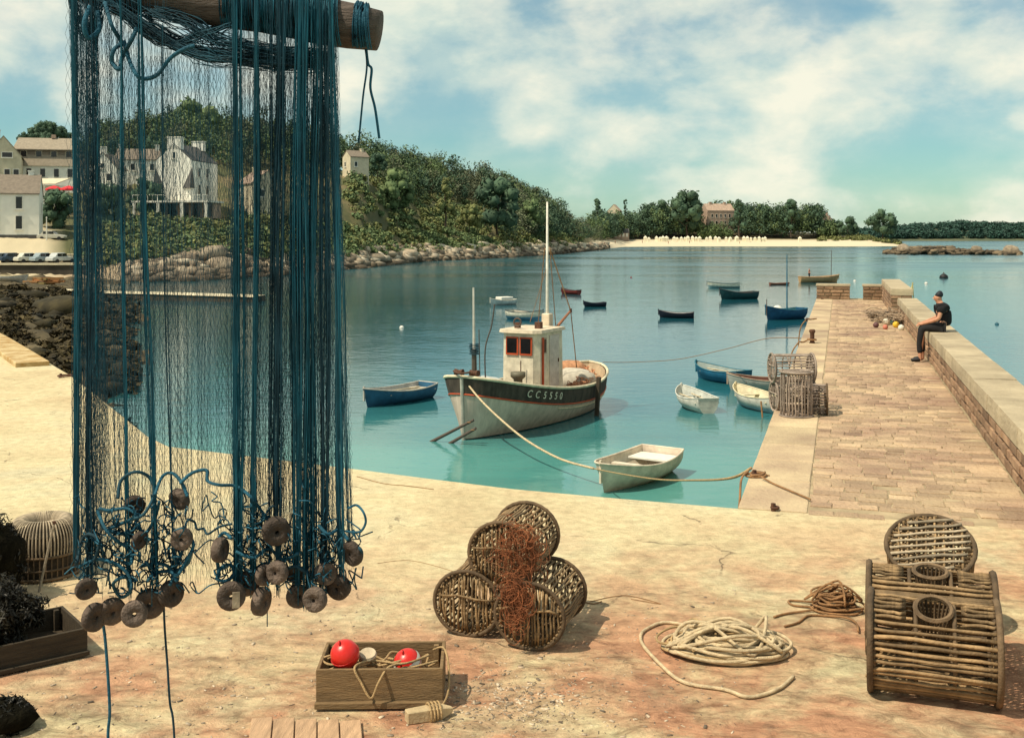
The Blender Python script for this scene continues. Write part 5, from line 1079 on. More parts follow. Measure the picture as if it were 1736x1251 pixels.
MB().add([(-.12, -.03, -.03), (-.12, .03, -.03), (-.12, .03, .03), (-.12, -.03, .03), (.06, -.038, -.032), (.06, .038, -.032), (.06, .038, .032), (.06, -.038, .032), (.13, -.012, -.012), (.13, .012, -.012), (.13, .012, .012), (.13, -.012, .012)], [(0, 1, 2, 3)[::-1], (0, 1, 5, 4), (1, 2, 6, 5), (2, 3, 7, 6), (3, 0, 4, 7), (4, 5, 9, 8), (5, 6, 10, 9), (6, 7, 11, 10), (7, 4, 8, 11), (8, 9, 10, 11)]).build('block', mat('float_wood', (.5, .38, .22), .8, .2, 12, bump=.3), o, bevel=.004)
for k in range(4): MB().ring((.0+.018*k, 0, 0), .05, .006, 'x', 14, 5).build('cord_turn', 'rope_tan', o)
# boards at the bottom edge
o = empty('board_panel', G(515, 1250), R(-4), 'pinkish plank panel lying flat at the bottom edge of the quay', 'boards')
for k in range(5): MB().box((-.22+.115*k, 0, .012), (.105, .34, .02), R(14)).build('plank', 'board_pink', o, bevel=.003)
# big cream rope coil
def coil(c, rx, ry, turns, r, seed, h, m, name, label, extra=()):
    q = np.random.default_rng(seed); pts = []; n = turns*9; cur = np.array([0, 0, .8, 0, 1.0]); tgt = cur
    for i in range(n):
        if i % 6 == 0: tgt = np.array([q.normal()*.10*rx, q.normal()*.13*ry, q.uniform(.35, 1.0), q.normal()*.5, q.uniform(.6, 1.15)])
        cur = cur+(tgt-cur)*.35; a = 2*math.pi*i/9; t_ = i/n; rad = min(1.02, cur[2])
        x, y = rx*rad*math.cos(a), ry*rad*cur[4]*math.sin(a); x, y = x*math.cos(cur[3])-y*math.sin(cur[3])*1.3, x*math.sin(cur[3])*.55+y*math.cos(cur[3])
        pts.append(c+Vector((cur[0]+x, cur[1]+y, r+h*t_*max(.12, 1.25-rad)+h*.3*q.uniform()*t_)))
    a = 0
    for i in range(turns//3):
        a += q.uniform(1.9, 3.6); rr = q.uniform(.75, 1.05); pts.append(c+Vector((rx*rr*math.cos(a), ry*rr*math.sin(a), r+h*.35+.01*q.uniform()))); pts.append(c+Vector((rx*q.normal()*.3, ry*q.normal()*.3, r*2+h*1.15)))
    return rope(name, label, list(extra)+pts, r, m, per=6, n=7)
cc3 = G(1222, 1106)
ex = [G(1345, 1150)+Vector((0, 0, .012)), G(1318, 1172)+Vector((0, 0, .012)), G(1270, 1185)+Vector((0, 0, .012)), G(1228, 1172)+Vector((0, 0, .012)), G(1160, 1160)+Vector((0, 0, .012)), G(1120, 1130)+Vector((0, 0, .013)), G(1087, 1090)+Vector((0, 0, .012)), G(1098, 1068)+Vector((0, 0, .012)), G(1150, 1060)+Vector((0, 0, .012))]
coil(cc3+Vector((.02, 0, 0)), .38, .25, 40, .0108, 31, .13, 'rope_cream', 'rope_coil', 'big pale cream rope coiled in a loose heap on the quay', ex)
coil(cc3+Vector((-.02, .02, .02)), .33, .2, 14, .0075, 35, .09, 'rope_tan', 'rope_coil', 'thinner tan line tangled in the middle of the cream rope heap')
c4 = G(1415, 1034)
ex = [G(1312, 1048)+Vector((0, 0, .01)), G(1335, 1042)+Vector((0, 0, .01)), G(1390, 1035)+Vector((0, 0, .015)), G(1345, 1028)+Vector((0, 0, .01)), G(1340, 1020)+Vector((0, 0, .01)), G(1385, 1024)+Vector((0, 0, .02)), G(1375, 1006)+Vector((0, 0, .02)), G(1405, 1000)+Vector((0, 0, .02))]
coil(c4, .19, .15, 17, .0075, 41, .14, 'rope_brown', 'rope_heap', 'brown rope heap trailing from the left end of the barrel pots', ex)
rope('rope_tail', 'brown rope end running from the brown heap into the cream coil', [G(1330, 1064)+Vector((0, 0, .01)), G(1352, 1058)+Vector((0, 0, .01)), G(1370, 1046)+Vector((0, 0, .01)), G(1400, 1046)+Vector((0, 0, .01)), G(1435, 1052)+Vector((0, 0, .02)), G(1452, 1062)+Vector((0, 0, .02)), G(1455, 1075)+Vector((0, 0, .02))], .0075, 'rope_brown')

# ---------------------------------------------------------------- rack and net
BY = 3.2
beamL, beamR = P(-560, -155, 3.25), P(643, 53, BY)
rk = empty('drying_rack', (beamL.x, beamL.y, 0), 0, 'thick weathered wooden beam from which the blue net hangs', 'beam')
loc = lambda v: Vector(v)-Vector((beamL.x, beamL.y, 0))
dv = (beamR-beamL); bpts = [beamL+dv*t for t in np.linspace(0, 1, 26)]; q = np.random.default_rng(5)
mb = MB(); n = 18; rads = [.066+.003*math.sin(i*1.7) for i in range(26)]; rads[-1] = .058
mb.tube([loc(p) for p in bpts], rads, n); mb.build('pole', 'wood_beam', rk, True)
MB().tube([(0, 0, 0), (0, 0, beamL.z+.12)], .085, 12).build('post', 'wood_beam', rk, True)
ed = dv.normalized()
net = empty('fishing_net', P(360, 100, BY), 0, 'blue fishing net with cork floats hanging in strands from the wooden beam', 'net'); n0 = net.location.copy()
def px3(px, py, Y): return np.stack([(px-CX)/F*Y, Y, CH-(py-HZ)/F*Y], -1)
def strands(x0, x1, y0, y1, n, w0, w1, seed, depth=(3.06, 3.2), zig=0.0, K=34, sway=1.5, r=.0009, ymix=30):
    """n hanging threads whose image columns run x0+-w0 (top) to x1+-w1 (bottom)"""
    q = np.random.default_rng(seed); u = np.linspace(0, 1, K)[None, :]; ncl = max(2, n//8); cl_ = q.uniform(-1, 1, ncl); c0 = q.uniform(-1, 1, (n, 1)) if zig else np.clip(cl_[q.integers(0, ncl, n)][:, None]+q.normal(size=(n, 1))*.12, -1.3, 1.3)
    xa = x0+c0*w0; xb = x1+(c0*.75+.25*q.uniform(-1, 1, (n, 1)))*w1; yy = (y0+q.uniform(-6, 6, (n, 1)))*(1-u)+(y1+q.uniform(-ymix, ymix, (n, 1)))*u
    mid_ = x0+(x1-x0)*u; pin = .62+.5*np.sin(u*(3+seed % 5)+seed)**2
    px = mid_+(xa+(xb-xa)*u-mid_)*(pin if not zig else 1)+sway*np.sin(u*q.uniform(3, 9, (n, 1))+q.uniform(0, 6.3, (n, 1)))*np.minimum(1, u*4)
    px += 1.3*sway*np.sin(u*(3+seed % 3)+seed)*np.minimum(1, 3*u)
    if zig: px += zig*np.where((np.arange(K)[None, :]+(q.integers(0, 2, (n, 1)))) % 2 == 0, 1, -1)*q.uniform(.5, 1.1, (n, 1))
    Y = q.uniform(*depth, (n, 1))+.012*np.sin(u*q.uniform(2, 8, (n, 1))+q.uniform(0, 6, (n, 1))); A = px3(px, yy, np.broadcast_to(Y, px.shape)); return A-np.array(n0), np.full(n, r)*q.uniform(.7, 1.25, n)
def beam_low(px): return 20+(px-180)/(620-180)*66
bund = [(126, 132, -30, 935, 60, 9, 10, 'net_blue'), (149, 152, -25, 985, 55, 9, 11, 'net_dark'), (163, 168, 30, 640, 14, 4, 6, 'net_blue'), (206, 222, -15, 1000, 46, 7, 8, 'net_blue'), (236, 262, -10, 1010, 44, 6, 8, 'net_blue'), (272, 290, 40, 980, 12, 3, 4, 'net_dark'),
        (402, 403, -12, 1000, 95, 11, 11, 'net_blue'), (433, 430, -8, 985, 52, 11, 9, 'net_blue'), (455, 458, -8, 960, 16, 6, 6, 'net_dark'), (477, 472, -8, 985, 70, 15, 10, 'net_dark'), (508, 500, -5, 1000, 85, 12, 11, 'net_blue'), (530, 523, -5, 1010, 100, 16, 14, 'net_blue'), (552, 548, -3, 1000, 70, 12, 10, 'net_dark'), (562, 584, 0, 970, 55, 9, 9, 'net_blue'), (556, 596, 0, 930, 16, 14, 5, 'net_blue')]
for k, (x0, x1, y0, y1, n, w0, w1, mm) in enumerate(bund):
    A, r_ = strands(x0, x1, y0, y1, int(n*(.55 if x0 < 390 else .8)), w0*.9, w1*.9, 100+k, sway=2.0, r=.00108); V, Fs = threads(A, r_); npobj('strand_bundle', V, Fs, mm, net)
veil = [(140, 160, -10, 945, 120, 24, 26, 3), (205, 222, -10, 975, 150, 85, 82, 3), (330, 345, 85, 960, 70, 62, 58, 3), (430, 430, 0, 960, 130, 44, 42, 3), (520, 525, 0, 965, 200, 52, 75, 3)]
parts = []; rr_ = []
for k, (x0, x1, y0, y1, n, w0, w1, zg) in enumerate(veil):
    A, r_ = strands(x0, x1, y0, y1, int(n*1.1), w0, w1, 200+k, depth=(3.1, 3.34), zig=.9, K=64, sway=3.0, r=.00043, ymix=45); V, Fs = threads(A, r_); parts.append((V, Fs))
for ly in range(2):
    q = np.random.default_rng(310+ly); K = 74; cols_ = np.arange(119+2*ly, 596, 4.2); u = np.linspace(0, 1, K)[None, :]; j_ = np.arange(len(cols_))[:, None]
    y0 = np.where(cols_ < 230, -8, np.where(cols_ < 395, 96, 70))[:, None]; yb = (965+22*np.sin(cols_*.09+ly))[:, None]; yy = y0+(yb-y0)*u
    fold = 9*np.sin(cols_*.075+ly*2)[:, None]*np.sin(u*4+ly)+5*np.sin(cols_*.021)[:, None]*u
    px_ = cols_[:, None]+fold+2.1*np.where((np.arange(K)[None, :]+j_) % 2 == 0, 1, -1)+q.normal(size=(len(cols_), K))*.35; px_ = px_+(cols_[:, None] > 390)*8*u+(np.minimum(cols_, 558)-cols_)[:, None]*(1-u)**1.4
    Yd = 3.22+.06*ly+.03*np.sin(cols_*.05)[:, None]+0*u; A = px3(px_, yy, Yd)-np.array(n0); parts.append(threads(A, np.full(len(cols_), .00046)))
V, Fs = joinnp(parts); o = npobj('mesh_sheet', V, Fs, 'net_veil', net); o['kind'] = 'stuff'
# sagging swag of bunched net under the beam, and the folds wrapped over it
def bez(pts, n, sp, seed, r=.0014, K=26, Y=(3.12, 3.3)):
    q = np.random.default_rng(seed); base = np.array([tuple(v) for v in smooth_path([(x, y, 0) for x, y in pts], 10)])[:, :2]; idx = np.linspace(0, len(base)-1, K).astype(int); base = base[idx]; A = []
    for i in range(n):
        o_ = np.cumsum(q.normal(size=(K, 2))*sp*.35, 0); o_ -= np.linspace(0, 1, K)[:, None]*o_[-1]; o_ += q.normal(size=(1, 2))*sp; yy = q.uniform(*Y)+.015*np.sin(np.linspace(0, 6, K)+q.uniform(0, 6)); p_ = base+o_; A.append(px3(p_[:, 0], p_[:, 1], yy))
    return threads(np.array(A)-np.array(n0), np.full(n, r))
for k, (pts, n, sp) in enumerate([([(165, -5), (215, 22), (290, 70), (345, 92), (400, 98), (470, 108), (545, 108)], 90, 5.5), ([(190, 0), (240, 55), (290, 75), (340, 62), (395, 40)], 34, 4), ([(120, -10), (150, 60), (165, 40), (170, -8)], 26, 5), ([(250, 20), (310, 34), (360, 66), (420, 82), (520, 95), (560, 100)], 60, 6)]):
    V, Fs = bez(pts, n, sp, 60+k); npobj('net_swag', V, Fs, 'net_dark', net)
# wraps over the beam
q = np.random.default_rng(70)
def wrap(pxs, n, m, seed, r=.0016, wide=.075, w=3):
    q = np.random.default_rng(seed); A = []
    for i in range(n):
        px = pxs[0]+(pxs[1]-pxs[0])*q.uniform(); t_ = ((px-CX)/F*BY-beamL.x)/(beamR.x-beamL.x); c = beamL+dv*t_; a0, a1 = R(-40), R(200); K = 16; rad = wide*q.uniform(.94, 1.1); sl = q.normal()*.012
        A.append([tuple(c+ed*(sl*j/K)+Vector((0, -math.sin(a), 0))*rad+Vector((0, 0, math.cos(a)))*rad) for j, a in enumerate(np.linspace(R(-120), R(150), K))])
    V, Fs = threads(np.array(A)-np.array(n0), np.full(n, r)); npobj('beam_wrap', V, Fs, m, net)
wrap((385, 570), 230, 'net_blue', 1); wrap((118, 240), 90, 'net_dark', 2); wrap((540, 572), 60, 'net_blue', 4, .0018, .078); wrap((604, 622), 30, 'rope_blue', 3, .0024, .07)
def nrope(name, pts, r, m='rope_blue', Y=3.1, wob=.03, per=7):
    q = np.random.default_rng(int(pts[0][0]*3+pts[0][1])); P3 = [P(x, y, Y+wob*math.sin(i*2.1+x)) for i, (x, y) in enumerate(pts)]; me = MB().tube([v-n0 for v in smooth_path(P3, per)], r, 6).mesh(name, True); return link(name, me, m, net)
nrope('head_rope', [(178, 5), (190, 45), (205, 72), (193, 85), (190, 105), (202, 118), (208, 95), (222, 70), (232, 48)], .0062); nrope('head_rope', [(210, 70), (218, 100), (232, 128), (248, 134), (268, 126), (288, 100), (312, 84), (330, 78)], .0062)
nrope('head_rope', [(165, 20), (168, 50), (150, 65), (143, 40), (152, 12)], .007)
nrope('beam_line', [(618, 74), (622, 112), (616, 160), (612, 200), (608, 243)], .003, Y=3.2, wob=.004); nrope('beam_line', [(620, 74), (624, 108), (630, 118), (628, 150), (636, 185), (643, 235)], .0042, Y=3.2, wob=.004)
# lower rope loops
loops = [[(200, 845), (205, 815), (228, 800), (252, 808), (262, 835), (245, 870), (225, 880)], [(262, 840), (275, 808), (292, 802), (308, 818), (318, 842)], [(305, 820), (325, 802), (350, 797), (352, 815), (372, 822), (400, 824), (425, 842), (445, 868), (470, 895), (485, 905)],
 [(312, 900), (318, 882), (330, 885), (334, 897), (345, 896), (352, 905), (372, 893), (392, 888)], [(168, 862), (185, 865), (215, 862), (230, 875), (200, 890), (185, 898), (215, 905), (235, 888)], [(165, 865), (178, 895), (196, 915), (220, 932), (222, 955), (205, 950)], [(130, 955), (138, 920), (150, 905), (168, 918), (160, 950)],
 [(135, 960), (165, 948), (195, 955), (218, 975), (222, 1000), (205, 1012), (192, 990), (210, 978), (230, 985)], [(250, 985), (262, 972), (285, 968), (300, 975), (316, 950), (328, 925), (320, 915), (302, 950), (292, 980)], [(325, 935), (318, 955), (300, 968), (288, 992)], [(240, 960), (262, 955), (285, 960), (300, 985)],
 [(590, 862), (604, 856), (616, 868), (620, 885), (612, 900), (598, 902), (586, 900)], [(600, 925), (612, 932), (612, 948), (604, 952)], [(372, 975), (368, 945), (370, 915), (380, 903), (392, 912)], [(368, 978), (375, 962), (392, 958), (396, 975), (380, 985), (366, 980)], [(452, 868), (462, 858), (470, 866), (468, 880)],
 [(235, 890), (245, 905), (262, 880), (270, 850)], [(540, 890), (556, 905), (575, 898), (590, 915)], [(405, 955), (425, 968), (450, 955), (472, 972), (500, 960), (530, 975), (560, 962)], [(400, 935), (430, 945), (455, 930), (480, 948), (505, 938)]]
for k, l in enumerate(loops): nrope('float_rope', l, .0048 if k not in (3, 15, 11) else .0034, 'rope_blue' if k % 3 else 'net_dark', 3.07, .03)
q = np.random.default_rng(90); parts = []
for k in range(230):
    left = k < 110; x0 = q.uniform(138, 315) if left else q.uniform(372, 600); y0 = q.uniform(870, 1000); pts = [(x0, y0)]
    for j in range(6): pts.append((pts[-1][0]+q.normal()*9, min(1005, pts[-1][1]+q.normal()*12)))
    A = np.array([tuple(P(x, y, 3.1+.05*q.normal())-n0) for x, y in pts]); parts.append(np.array([tuple(v) for v in smooth_path(A, 4)]))
V, Fs = threads(np.array(parts), .0023); npobj('knotted_twine', V, Fs, 'rope_blue', net)
for k, (px, py, rp, yw, tl) in enumerate([(160, 1046, 30, 62, 0), (190, 1036, 29, 35, 10), (228, 1040, 27, 20, -8), (254, 1023, 32, 10, 5), (290, 1006, 28, 52, 0), (146, 998, 23, 40, 12), (304, 846, 24, -25, 20), (308, 913, 23, 8, 0), (236, 916, 19, 60, 10), (228, 857, 22, 30, 0), (392, 1010, 30, 18, 0), (443, 1019, 30, 76, 4), (505, 1010, 25, 40, -5), (534, 1016, 26, -14, 0), (574, 995, 27, -18, 8), (597, 938, 27, -40, 10), (468, 900, 30, 25, 5), (420, 988, 27, -30, 0), (448, 975, 22, 55, 0), (373, 932, 26, 80, 0), (500, 972, 22, 10, 30), (470, 970, 24, -20, 0), (552, 972, 24, 30, 0)]):
    r_ = rp*.80/F*3.08; th = r_*(.30+.14*((k*7) % 5)/4); pr = [(.16*r_, -th), (.88*r_, -th), (.98*r_, -th*.7), (r_, 0), (.98*r_, th*.7), (.88*r_, th), (.16*r_, th)]
    me = MB().lathe(pr, 22, close=True).mesh('float', True); o = link('float', me, 'cork', net); o.location = P(px, py, 3.06+.05*math.sin(k*2.3))-n0; o.rotation_euler = (R(90+tl), R(q.uniform(-10, 10)), R(yw))
    if k == 10: x = MB().box((.3*r_, -.2*r_, th*1.05), (.5*r_, 1.1*r_, .004)).build('label_tag', 'wicker_pale', o)
for pts, r_ in (([(170, 1035), (177, 1072), (182, 1130), (186, 1205), (183, 1255), (186, 1400), (180, 1800), (170, 1906)], .0042), ([(277, 1000), (279, 1060), (284, 1130), (288, 1190), (296, 1260), (305, 1600), (300, 1906)], .0032), ([(453, 985), (453, 1062)], .0016)):
    nrope('weight_line', pts, r_, 'net_dark' if r_ < .004 else 'rope_blue', 3.1, .0, 6)

# ---------------------------------------------------------------- things on the pier
f = G(1350, 706); pd_ = PD
barrel('lobster_pot', 'grey slatted pot standing upright at the front of the group on the pier', f+Vector((0, 0, .32)), (0, R(-90), R(20)), .60, .21, 30, (0, .3, .62, 1), 'pot_grey', 'pot_grey', .0085, (R(-35), .5), end_n=9, bar=False, group='pots on the pier')
barrel('lobster_pot', 'grey pot lying with its end to the right beside the upright pot on the pier', f+Vector((.33, .22, .205)), (0, 0, R(-14)), .30, .205, 30, (0, .35, .65, 1), 'pot_grey', 'wicker_dark', .0085, None, end_n=9, group='pots on the pier')
barrel('lobster_pot', 'lower grey pot lying behind the upright pot on the pier', f+Vector((.10, .56, .205)), (0, 0, R(4)), .56, .205, 30, (0, .35, .65, 1), 'pot_grey', 'pot_grey', .0085, None, end_n=9, group='pots on the pier')
barrel('lobster_pot', 'upper grey pot lying on top at the back of the group on the pier', f+Vector((.09, .60, .60)), (0, 0, R(2)), .58, .195, 30, (0, .35, .65, 1), 'pot_grey', 'pot_grey', .0085, None, end_n=9, group='pots on the pier')
# mooring rings, pins and ropes
def ring_bolt(label, loc, r=.09):
    o = empty('mooring_ring', loc, .4, label, 'mooring ring'); MB().tube([(0, 0, -.05), (0, 0, .07)], .022, 8).build('pin', 'iron', o); MB().ring((r*.6, 0, .03), r, .014, 'z', 18, 6).build('ring', 'iron', o, True)
def bollard(label, loc, h=.34):
    o = empty('mooring_post', loc, 0, label, 'mooring post'); MB().lathe([(0, h), (.06, h*.98), (.075, h*.85), (.05, h*.7), (.05, .06), (.08, .0), (.0, .0)], 14).build('post', 'iron', o, True); MB().ring((0, 0, .1), .085, .02, 'z', 16, 6).build('rope_turn', 'rope_brown', o, True)
ring_bolt('iron mooring ring on the left quay edge beside the net', G(103, 640), .12)
bollard('rusty mooring post on the pier edge opposite the seated man', G(1377, 583)); ring_bolt('small iron pin on the pier edge near the end wall', G(1393, 508), .05); ring_bolt('iron ring with rope on the pier edge beside the blue sailing boat', G(1368, 543), .08)
ring_bolt('small rusty pin in the concrete where quay and pier meet', G(1311, 866), .03)
ring_bolt('rope-wrapped rusty mooring ring at the near corner of the pier', G(1279, 808), .07)
q = np.random.default_rng(44); pts = [G(1281, 809)+Vector((.085*math.cos(a*1.3)*(1+.45*q.normal()), .10*math.sin(a*1.3), .015+.003*a)) for a in range(11)]
rope('mooring_knot', 'brown rope wound round the near mooring ring of the pier', pts, .012, 'rope_brown')
rope('rope_end', 'loose brown rope end lying across the near pier paving', [G(1290, 816)+Vector((0, 0, .05)), G(1310, 824)+Vector((0, 0, .03)), G(1340, 837)+Vector((0, 0, .03)), G(1368, 849)+Vector((0, 0, .03)), G(1374, 852)+Vector((0, 0, .03))], .009, 'rope_brown')
rope('short_rope', 'short rope running from the pier edge post down towards the water', [G(1376, 580)+Vector((0, 0, .1)), G(1362, 582)+Vector((0, 0, .03)), G(1353, 583)+Vector((0, 0, .02)), G(1348, 584)+Vector((-.12, 0, -.4)), G(1348, 584)+Vector((-.16, 0, -1.8))], .016, 'rope_brown')
rope('short_rope', 'brown rope lying over the pier edge beside the blue sailing boat', [G(1384, 542)+Vector((0, 0, .03)), G(1374, 543)+Vector((0, 0, .03)), G(1367, 543)+Vector((0, 0, .02)), G(1362, 543)+Vector((-.12, 0, -.4)), G(1362, 543)+Vector((-.16, 0, -1.8))], .018, 'rope_brown')
# mooring lines of the boats
A = P(783, 638, 32.6); B_ = P(1006, 794, 26.3)
rope('mooring_line', 'pale mooring line sagging from the fishing boat bow to the nearest dinghy', [A, P(812, 675, 31.6), P(850, 712, 30.4), P(895, 748, 29.0), P(950, 778, 27.6), B_], .03, 'rope_cream')
rope('mooring_line', 'mooring line from the nearest dinghy to the ring at the pier corner', [B_, P(1040, 801, 23.5), P(1110, 812, 18.5), P(1180, 814, 14), P(1240, 810, 11.8), G(1274, 806)+Vector((0, 0, .08))], .015, 'rope_tan')
rope('mooring_line', 'thin slack line from the fishing boat stern towards the pier', [P(1022, 614, 41), P(1070, 614, 42), P(1150, 609, 42.5), P(1230, 592, 42), P(1300, 574, 36), G(1376, 580)+Vector((0, 0, .08))], .012, 'rope_brown')
rope('mooring_line', 'hanging line from the pier corner ring into the water', [G(1268, 808)+Vector((0, 0, .05)), P(1257, 812, 11.2), P(1254, 850, 11.0), P(1248, 920, 11.0), P(1247, 1000, 11.0)], .012, 'rope_brown')
rope('mooring_line', 'line from the white dinghy beside the pots up to the pier', [P(1290, 680, 36.5), P(1292, 700, 36.4), P(1293, 715, 36.3)], .03, 'rope_brown')
# gear heaped against the parapet
g0 = G(1516, 548); q = np.random.default_rng(51)
for k, (px, py, r, c_, lb) in enumerate([(1519, 552, .09, (.7, .45, .03), 'yellow float in the gear heap by the parapet'), (1528, 557, .085, (.66, .64, .55), 'white float at the front right of the gear heap by the parapet'), (1503, 547, .1, (.66, .62, .5), 'white float in the middle of the gear heap by the parapet'), (1485, 552, .08, (.12, .05, .05), 'dark float at the left end of the gear heap by the parapet'), (1504, 533, .09, (.02, .02, .03), 'black float at the back of the gear heap by the parapet'), (1501, 555, .07, (.55, .18, .12), 'pinkish float in the gear heap by the parapet'), (1514, 546, .075, (.2, .4, .36), 'pale green float in the gear heap by the parapet')]):
    p_ = G(px, py+4)+Vector((0, 0, r)); o = empty('net_float', p_, 0, lb, 'float', 'floats by the parapet', rot=(q.uniform(0, 1), q.uniform(0, 1), 0)); MB().lathe([(0, -r), (r*.5, -r*.87), (r*.87, -r*.5), (r, 0), (r*.87, r*.5), (r*.5, r*.87), (0, r)], 14).build('ball', paint(c_), o, True); MB().ring((0, 0, r*1.05), r*.22, r*.07, 'x', 10, 4).build('eye', 'iron', o)
A = []
for k in range(140):
    c = g0+Vector((q.normal()*.28, q.normal()*.4, .05+abs(q.normal())*.1)); A.append(np.array([tuple(v) for v in smooth_path([c+Vector((q.normal()*.15, q.normal()*.15, abs(q.normal())*.06)) for j in range(5)], 4)]))
V, Fs = threads(np.array(A), .012); tag(npobj('net_heap', V, Fs, mat('net_heap_grey', (.3, .22, .15), .9, .3, 6, isl=.5)), 'heap of tangled brownish net against the parapet', 'net')
for k, (a, b2, lb) in enumerate([((1512, 530), (1509, 505), 'upright pale stick in the gear heap by the parapet'), ((1530, 532), (1526, 508), 'slanting pale stick against the parapet')]):
    A_ = G(*a)+Vector((0, 0, .02)); B3 = P(b2[0]+(6 if k == 0 else 4), b2[1]+12, A_.y+.1); o = empty('stick', A_, 0, lb, 'stick'); MB().tube([(0, 0, 0), B3-A_], [.03, .02], 6).build('shaft', 'wicker_pale', o)
for k, (x0, x1) in enumerate(((1540, 1548), (1549, 1547))):
    A_ = P(x0, 506, 34.9); B3 = P(x1, 479, 34.9); o = empty('bamboo_pole', A_, 0, ('left' if k == 0 else 'right')+' of two thin yellow canes standing at the parapet near the pier end', 'cane'); MB().tube([(0, 0, -.6), (0, 0, 0), B3-A_], .016, 5).build('shaft', mat('bamboo', (.6, .5, .2)), o); MB().ring((0, 0, -.1), .02, .006, 'z', 8, 4).build('joint', 'rope_tan', o)

# ---------------------------------------------------------------- people
def skin(name, V, E, Rd, parent, m, sub=2, root=0):
    me = bpy.data.meshes.new(name); me.from_pydata(V, E, []); o = bpy.data.objects.new('skin_tmp', me); COL.objects.link(o)
    o.modifiers.new('s', 'SKIN'); sk = me.skin_vertices[0].data
    for i, r in enumerate(Rd): sk[i].radius = (r, r) if np.isscalar(r) else r
    sk[root].use_root = True; sb = o.modifiers.new('u', 'SUBSURF'); sb.levels = sub; sb.render_levels = sub
    dg = bpy.context.evaluated_depsgraph_get(); out = bpy.data.meshes.new_from_object(o.evaluated_get(dg)); bpy.data.objects.remove(o); out.name = name
    out.polygons.foreach_set('use_smooth', np.ones(len(out.polygons), dtype=bool)); out.materials.clear(); return link(name, out, m, parent)
def seated_man():
    b = pier(13.05, 2.86, 0); fwd = (-PN).normalized(); left = Vector((0, 0, 1)).cross(fwd); ang = math.atan2(fwd.y, fwd.x)
    o = empty('person', b, ang, 'man with dark hair in black T-shirt and dark trousers sitting on the parapet', 'person')
    V = []; E = []; Rd = []
    def v(p, r, pr=None):
        V.append(p); Rd.append(r); i = len(V)-1
        if pr is not None: E.append((pr, i))
        return i
    pel = v((0, 0, .70), .12); ab = v((-.02, 0, .85), .105, pel); ch = v((.0, 0, 1.02), .125, ab); nk0 = v((.05, 0, 1.14), .07, ch); nk = v((.075, 0, 1.19), .055, nk0); hd = v((.105, 0, 1.255), .09, nk); ht = v((.105, 0, 1.335), .09, hd)
    for s in (1, -1):
        sh = v((.04, s*.16, 1.10), .055, nk0); el = v((.10, s*.22, .87), .043, sh); wr = v((.36, s*.11, .765), .030, el); pm = v((.43, s*.08, .745), .033, wr)
        for k in range(4): f1 = v((.465, s*(.055+.018*k), .735), .0095, pm); v((.50, s*(.05+.019*k), .705-.004*abs(k-1.5)), .0085, f1)
        tb = v((.44, s*.045, .765), .0105, wr); v((.475, s*.03, .75), .0095, tb)
        hp = v((.06, s*.09, .69), .10, pel); kn = v((.40, s*.115, .67), .068, hp); an = v((.38+.06*(s > 0), s*.12, .14), .042, kn); hl = v((.37+.06*(s > 0), s*.12, .05), .04, an); v((.53+.06*(s > 0), s*.13, .035), .034, hl)
    skin('body', V, E, Rd, o, 'skin')
    V.clear(); E.clear(); Rd.clear()
    pel = v((-.02, 0, .70), .15); ab = v((-.03, 0, .86), .145, pel); ch = v((-.005, 0, 1.02), .165, ab); nk = v((.035, 0, 1.12), .15, ch); nb = v((.05, 0, 1.165), .10, nk)
    for s in (1, -1): sh = v((.04, s*.165, 1.09), .115, nk); v((.07, s*.205, .96), .085, sh)
    skin('t_shirt', V, E, Rd, o, 'shirt'); V.clear(); E.clear(); Rd.clear()
    pel = v((-.01, 0, .69), (.15, .105))
    for s in (1, -1): hp = v((.07, s*.09, .69), .105, pel); kn = v((.41, s*.115, .675), .08, hp); v((.39+.06*(s > 0), s*.12, .35), .062, kn); v((.38+.06*(s > 0), s*.12, .16), .058, len(V)-1)
    skin('trousers', V, E, Rd, o, 'trouser')
    for s in (1, -1):
        V.clear(); E.clear(); Rd.clear(); x = .06*(s > 0); a = v((.36+x, s*.12, .055), .048); c = v((.47+x, s*.125, .045), .046, a); v((.555+x, s*.13, .035), .036, c); skin('shoe', V, E, Rd, o, 'black', 1)
    V.clear(); E.clear(); Rd.clear(); a = v((.065, 0, 1.265), .085); c = v((.075, 0, 1.34), .10, a); v((.13, 0, 1.375), .085, c); skin('hair', V, E, Rd, o, 'hair')
    for s in (1, -1): MB().lathe([(0, -.008), (.022, 0), (0, .008)], 8, Matrix.Translation((.10, s*.082, 1.27)) @ Matrix.Rotation(R(90), 4, 'X')).build('ear', 'skin', o)
    MB().add([(.178, -.014, 1.255), (.178, .014, 1.255), (.17, 0, 1.295), (.206, 0, 1.258)], [(0, 1, 3), (1, 2, 3), (2, 0, 3)]).build('nose', 'skin', o)
    for s in (1, -1): MB().lathe([(0, -.006), (.01, 0), (0, .006)], 8, Matrix.Translation((.176, s*.032, 1.295)) @ Matrix.Rotation(R(90), 4, 'Y')).build('eye', 'black', o)
    MB().box((.176, 0, 1.225), (.012, .045, .008)).build('mouth', mat('lip', (.3, .1, .08)), o)
seated_man()
